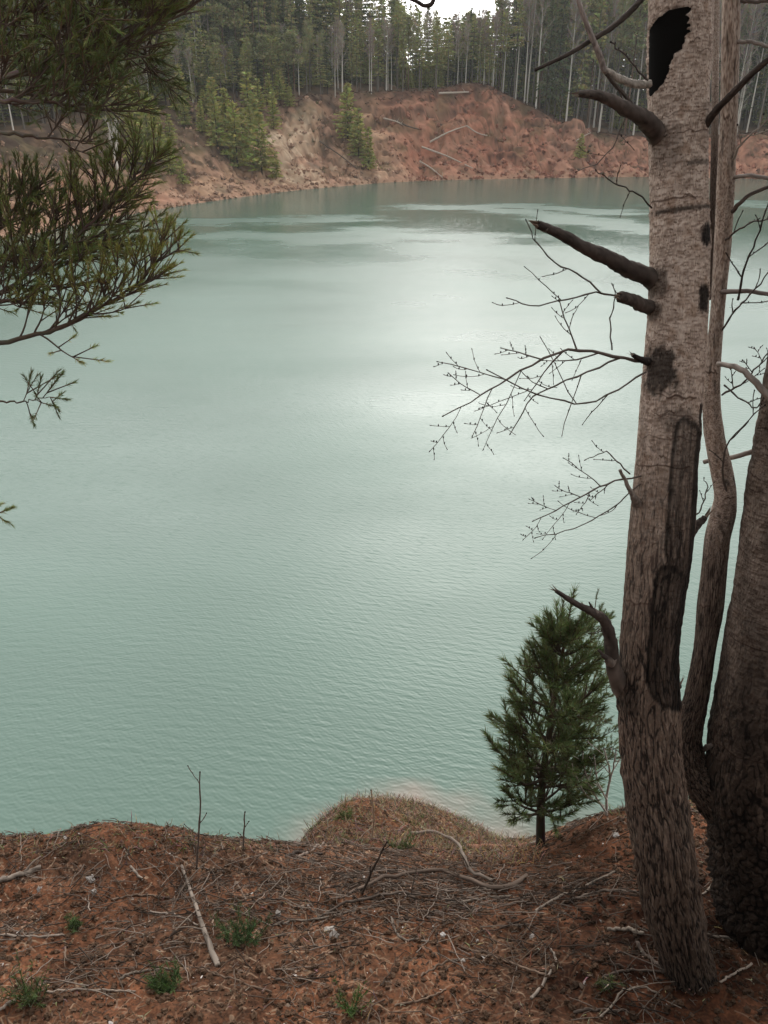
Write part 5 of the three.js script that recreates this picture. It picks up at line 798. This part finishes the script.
// ---------------------------------------------------------------- litter
function scatter(name, label, geos, mat, n, seed, place) {
  const r = rng(seed), g = new THREE.Group(); g.name = numbered(name); tag(g, label, name.replace(/_/g, ' '), null, 'stuff'); scene.add(g);
  const lists = geos.map(() => []), o = new THREE.Object3D(), col = new THREE.Color();
  for (let k = 0, tries = 0; k < n && tries < n * 12; tries++) { const s = place(r, o, col); if (!s) continue; o.updateMatrix(); col.multiplyScalar(0.78 * (1 - 0.72 * clamp(footShadeAt(o.position.x, -o.position.z)))); lists[Math.floor(r() * geos.length)].push([o.matrix.clone(), col.clone()]); k++; }  // litter colour takes the same painted shade near the tree feet
  lists.forEach((l, i) => { if (!l.length) return; const im = new THREE.InstancedMesh(geos[i], mat, l.length); im.name = name; im.userData.kind = 'stuff'; im.castShadow = im.receiveShadow = true; l.forEach(([m, c], j) => { im.setMatrixAt(j, m); im.setColorAt(j, c); }); g.add(im); });
}
const inView = (r) => { const Z = 1.15 + Math.pow(r(), 1.15) * 3.4, x = (r() - 0.5) * (1.5 + Z * 1.0); return [x, Z]; };
const pile = (x, Z) => { const a = proj(V(x, nearH(x, Z), -Z)); return { px: a[0], row: a[1], k: 0.2 * sstep(1010, 940, a[1]) + 0.07 + 0.9 * Math.exp(-(((a[0] - 420) / 130) ** 2) - (((a[1] - 893) / 26) ** 2)) + 0.5 * Math.exp(-(((a[0] - 240) / 120) ** 2) - (((a[1] - 885) / 40) ** 2)) + 0.2 * n2(x * 2.3, Z * 2.3) }; };
const lay = (o, r, x, Z, lift, tilt) => { const e = 0.03, y = nearH(x, Z), nx = (smoothH(x - e, Z) - smoothH(x + e, Z)) / (2 * e), nz = (smoothH(x, Z + e) - smoothH(x, Z - e)) / (2 * e); o.position.set(x, y + lift, -Z); const q = new THREE.Quaternion().setFromUnitVectors(V(0, 1, 0), V(nx, 1, nz).normalize()), s = new THREE.Quaternion().setFromEuler(new THREE.Euler((r() - 0.5) * tilt, r() * 6.283, (r() - 0.5) * tilt)); o.quaternion.copy(q.multiply(s)); };
{
  const r = rng(15), white = [1, 1, 1], twG = [], lfG = [], clG = [];
  for (let v = 0; v < 8; v++) { const b = new MB(), q = [V(-0.5, 0, 0)]; for (let i = 1; i <= 6; i++) q.push(V(-0.5 + i / 6, 0.03 * (r() - 0.2), 0.07 * (r() - 0.5))); b.tube(q, (t) => lerp(0.016, 0.009, t), 5, white, { cap: true }); if (v % 2) { const m = q[3]; b.tube([m, m.clone().add(V(0.13, 0.05, 0.12 * (v % 4 > 1 ? 1 : -1))), m.clone().add(V(0.27, 0.05, 0.2 * (v % 4 > 1 ? 1 : -1)))], [0.009, 0.008, 0.005], 4, white); } twG.push(b.geo()); }
  for (let v = 0; v < 5; v++) { const b = new MB(), ring = [], n = 7; for (let i = 0; i < n; i++) { const a = i / n * 6.283, q = 0.5 * (0.75 + 0.5 * r()); ring.push(V(Math.cos(a) * q, 0.12 * (r() - 0.3), Math.sin(a) * q * 0.75)); } const c = V(0, 0.06, 0); for (let i = 0; i < n; i++) b.tri(c, ring[(i + 1) % n], ring[i], white); lfG.push(b.geo()); }
  for (let v = 0; v < 6; v++) { const g = new THREE.IcosahedronGeometry(0.5, 1), p = g.attributes.position; for (let i = 0; i < p.count; i++) { const k = 1 + 0.5 * n3(p.getX(i) * 2 + v * 9, p.getY(i) * 2, p.getZ(i) * 2); p.setXYZ(i, p.getX(i) * k, p.getY(i) * k * 0.75, p.getZ(i) * k); } g.computeVertexNormals(); const c = new Float32Array(p.count * 3).fill(1); g.setAttribute('color', new THREE.BufferAttribute(c, 3)); clG.push(g); }
  scatter('twig_litter', 'thin dead twigs strewn over the bank', twG, M.litter, 8200, 701, (r, o, c) => { const [x, Z] = inView(r), k = pile(x, Z); if (k.k < r() * 1.1 || k.row < 800) return 0; const l = 0.025 + 0.17 * Math.pow(r(), 2.6); lay(o, r, x, Z, 0.004 + 0.012 * r() * Math.min(1, k.k), 0.35); o.scale.set(l, 0.09 + 0.09 * r(), 0.6 * l + 0.03); const q = r(); const t = 0.75 + 0.5 * r(); q < 0.3 ? c.setRGB(0.24 * t, 0.19 * t, 0.155 * t) : q < 0.75 ? c.setRGB(0.12 * t, 0.088 * t, 0.068 * t) : c.setRGB(0.05 * t, 0.038 * t, 0.03 * t); return 1; });
  scatter('leaf_litter', 'dry leaf and bark flakes scattered on the bank', lfG, M.litter, 9000, 702, (r, o, c) => { const [x, Z] = inView(r), k = pile(x, Z); if (k.k + 0.1 < r() || k.row < 806) return 0; const l = 0.006 + 0.016 * r() * r(); lay(o, r, x, Z, 0.003, 1.2); o.scale.set(l, l, l * (0.5 + 0.5 * r())); const q = r(), t = 0.7 + 0.6 * r(); q < 0.05 ? c.setRGB(0.5 * t, 0.45 * t, 0.41 * t) : q < 0.45 ? c.setRGB(0.21 * t, 0.15 * t, 0.11 * t) : c.setRGB(0.085 * t, 0.06 * t, 0.046 * t); return 1; });
  scatter('soil_clods', 'crumbs and clods of red-brown soil on the bank', clG, M.litter, 26000, 703, (r, o, c) => { const [x, Z] = inView(r); const k = pile(x, Z); if (k.row < 806) return 0; const l = 0.003 + 0.02 * Math.pow(r(), 3.6) + (k.px > 540 && k.row < 900 ? 0.014 * r() * r() : 0); lay(o, r, x, Z, l * 0.12, 3); o.scale.set(l, l, l); const t = 0.7 + 0.6 * r(); c.setRGB(0.1 * t, 0.06 * t, 0.038 * t); return 1; });
  // dry grass on the spur
  const b = new MB(), rg = rng(88);
  const tuft = (x, Z, n, l, cols) => { for (let i = 0; i < n; i++) { const xx = x + (rg() - 0.5) * 0.07, zz = Z + (rg() - 0.5) * 0.07, d = V((rg() - 0.5) * 1.7, 0.75, (rg() - 0.5) * 1.7).normalize(), p = V(xx, nearH(xx, zz) - 0.004, -zz), ll = l * (0.4 + 0.8 * rg()), m = p.clone().addScaledVector(d, ll * 0.55), e = m.clone().addScaledVector(d, ll * 0.45).add(V((rg() - 0.5) * 0.03, -0.25 * ll * rg(), (rg() - 0.5) * 0.03)), w = V(rg() - 0.5, 0, rg() - 0.5).normalize().multiplyScalar(0.0016), c = cols[Math.floor(rg() * cols.length)].map((v) => v * (0.7 + 0.6 * rg())); b.tri(p.clone().add(w), p.clone().sub(w), m, c); b.tri(m.clone().add(w), m.clone().sub(w), e, c); b.tri(p.clone().add(w), m.clone().sub(w), m.clone().add(w), c); } };
  const tan = [0.3, 0.225, 0.15], straw = [0.24, 0.17, 0.11], dead = [0.15, 0.112, 0.082], grn = [0.11, 0.125, 0.045];
  for (let k = 0; k < 2000; k++) { const x = 0.08 + (rg() - 0.5) * 1.7, Z = 3.0 + rg() * 2.0, a = proj(V(x, nearH(x, Z), -Z)); if (a[1] > 866 || a[1] < 770 || Math.abs(x - 0.1) > 0.75 + 0.2 * rg()) continue; tuft(x, Z, 9, 0.03 + 0.065 * rg(), n2(x * 4, Z * 4) > 0.45 ? [grn, tan, grn] : [tan, straw, dead]); }
  for (let k = 0; k < 160; k++) { const g = groundAt(430 + rg() * 110, 838 + rg() * 26); tuft(g.x, -g.z, 8, 0.04 + 0.04 * rg(), [[0.34, 0.2, 0.1], straw, tan]); }
  for (let k = 0; k < 120; k++) { const g = groundAt(575 + rg() * 130, 800 + rg() * 16); tuft(g.x, -g.z, 7, 0.04 + 0.05 * rg(), [straw, dead, [0.2, 0.2, 0.09]]); }
  for (let k = 0; k < 260; k++) { const g = groundAt(-10 + rg() * 310, 826 + rg() * 26); tuft(g.x, -g.z, 5, 0.02 + 0.045 * rg(), [straw, dead, dead, grn]); }
  for (let k = 0; k < 160; k++) { const g = groundAt(rg() * 768, 860 + rg() * 164); tuft(g.x, -g.z, 4, 0.02 + 0.03 * rg(), [straw, dead, tan]); }
  tag(mesh('dry_grass', b.geo(), M.litter), 'straw-coloured dry grass on the spur and lip', 'dry grass', null, 'stuff');
  // pale stones and bark chips
  for (const [px, row, s, label, col] of [[91, 879, 11, 'flat white chip near the left bank lip', [0.55, 0.5, 0.46]], [94, 892, 8, 'small grey-white stone below the white chip', [0.45, 0.42, 0.39]], [330, 931, 13, 'pale chip of bark left of the forked grey twig', [0.5, 0.45, 0.4]], [334, 938, 14, 'grey slab of bark under the pale chip', [0.3, 0.26, 0.23]], [443, 935, 7, 'white chip below the twig pile at centre', [0.6, 0.56, 0.52]], [463, 961, 6, 'small white chip on bare soil at the bottom centre', [0.55, 0.5, 0.45]], [278, 915, 9, 'pale grey stone right of the widest weed', [0.4, 0.36, 0.32]], [40, 890, 8, 'grey stone under the pale stick at left', [0.36, 0.32, 0.29]], [616, 836, 8, 'white chip on the red mound beside large aspen', [0.5, 0.46, 0.42]], [532, 937, 8, 'dull grey chip left of the hooked stick', [0.34, 0.3, 0.27]], [403, 884, 6, 'white flake in the middle of the twig pile', [0.6, 0.55, 0.5]]]) {
    const q = groundAt(px, row), l = s * 0.8 * depthOf(q) / F, g = new THREE.IcosahedronGeometry(0.5, 2), p = g.attributes.position; for (let i = 0; i < p.count; i++) { const k = 1 + 0.45 * n3(p.getX(i) * 2.2 + px, p.getY(i) * 2.2, p.getZ(i) * 2.2); p.setXYZ(i, p.getX(i) * k * l, p.getY(i) * k * l * 0.42, p.getZ(i) * k * l * 0.8); } g.deleteAttribute('normal'); g.computeVertexNormals(); g.setAttribute('color', new THREE.Float32BufferAttribute(Array.from({ length: p.count }, () => col.map((v) => v * 0.62)).flat(), 3));
    const isStone = /stone/.test(label), m = mesh(isStone ? 'stone' : 'bark_chip', g, M.litter); m.position.copy(q).add(V(0, l * 0.1, 0)); m.rotation.set(0.2, px, 0.15); tag(m, label, isStone ? 'stone' : 'chip');
  }
}
renderer.render(scene, camera);
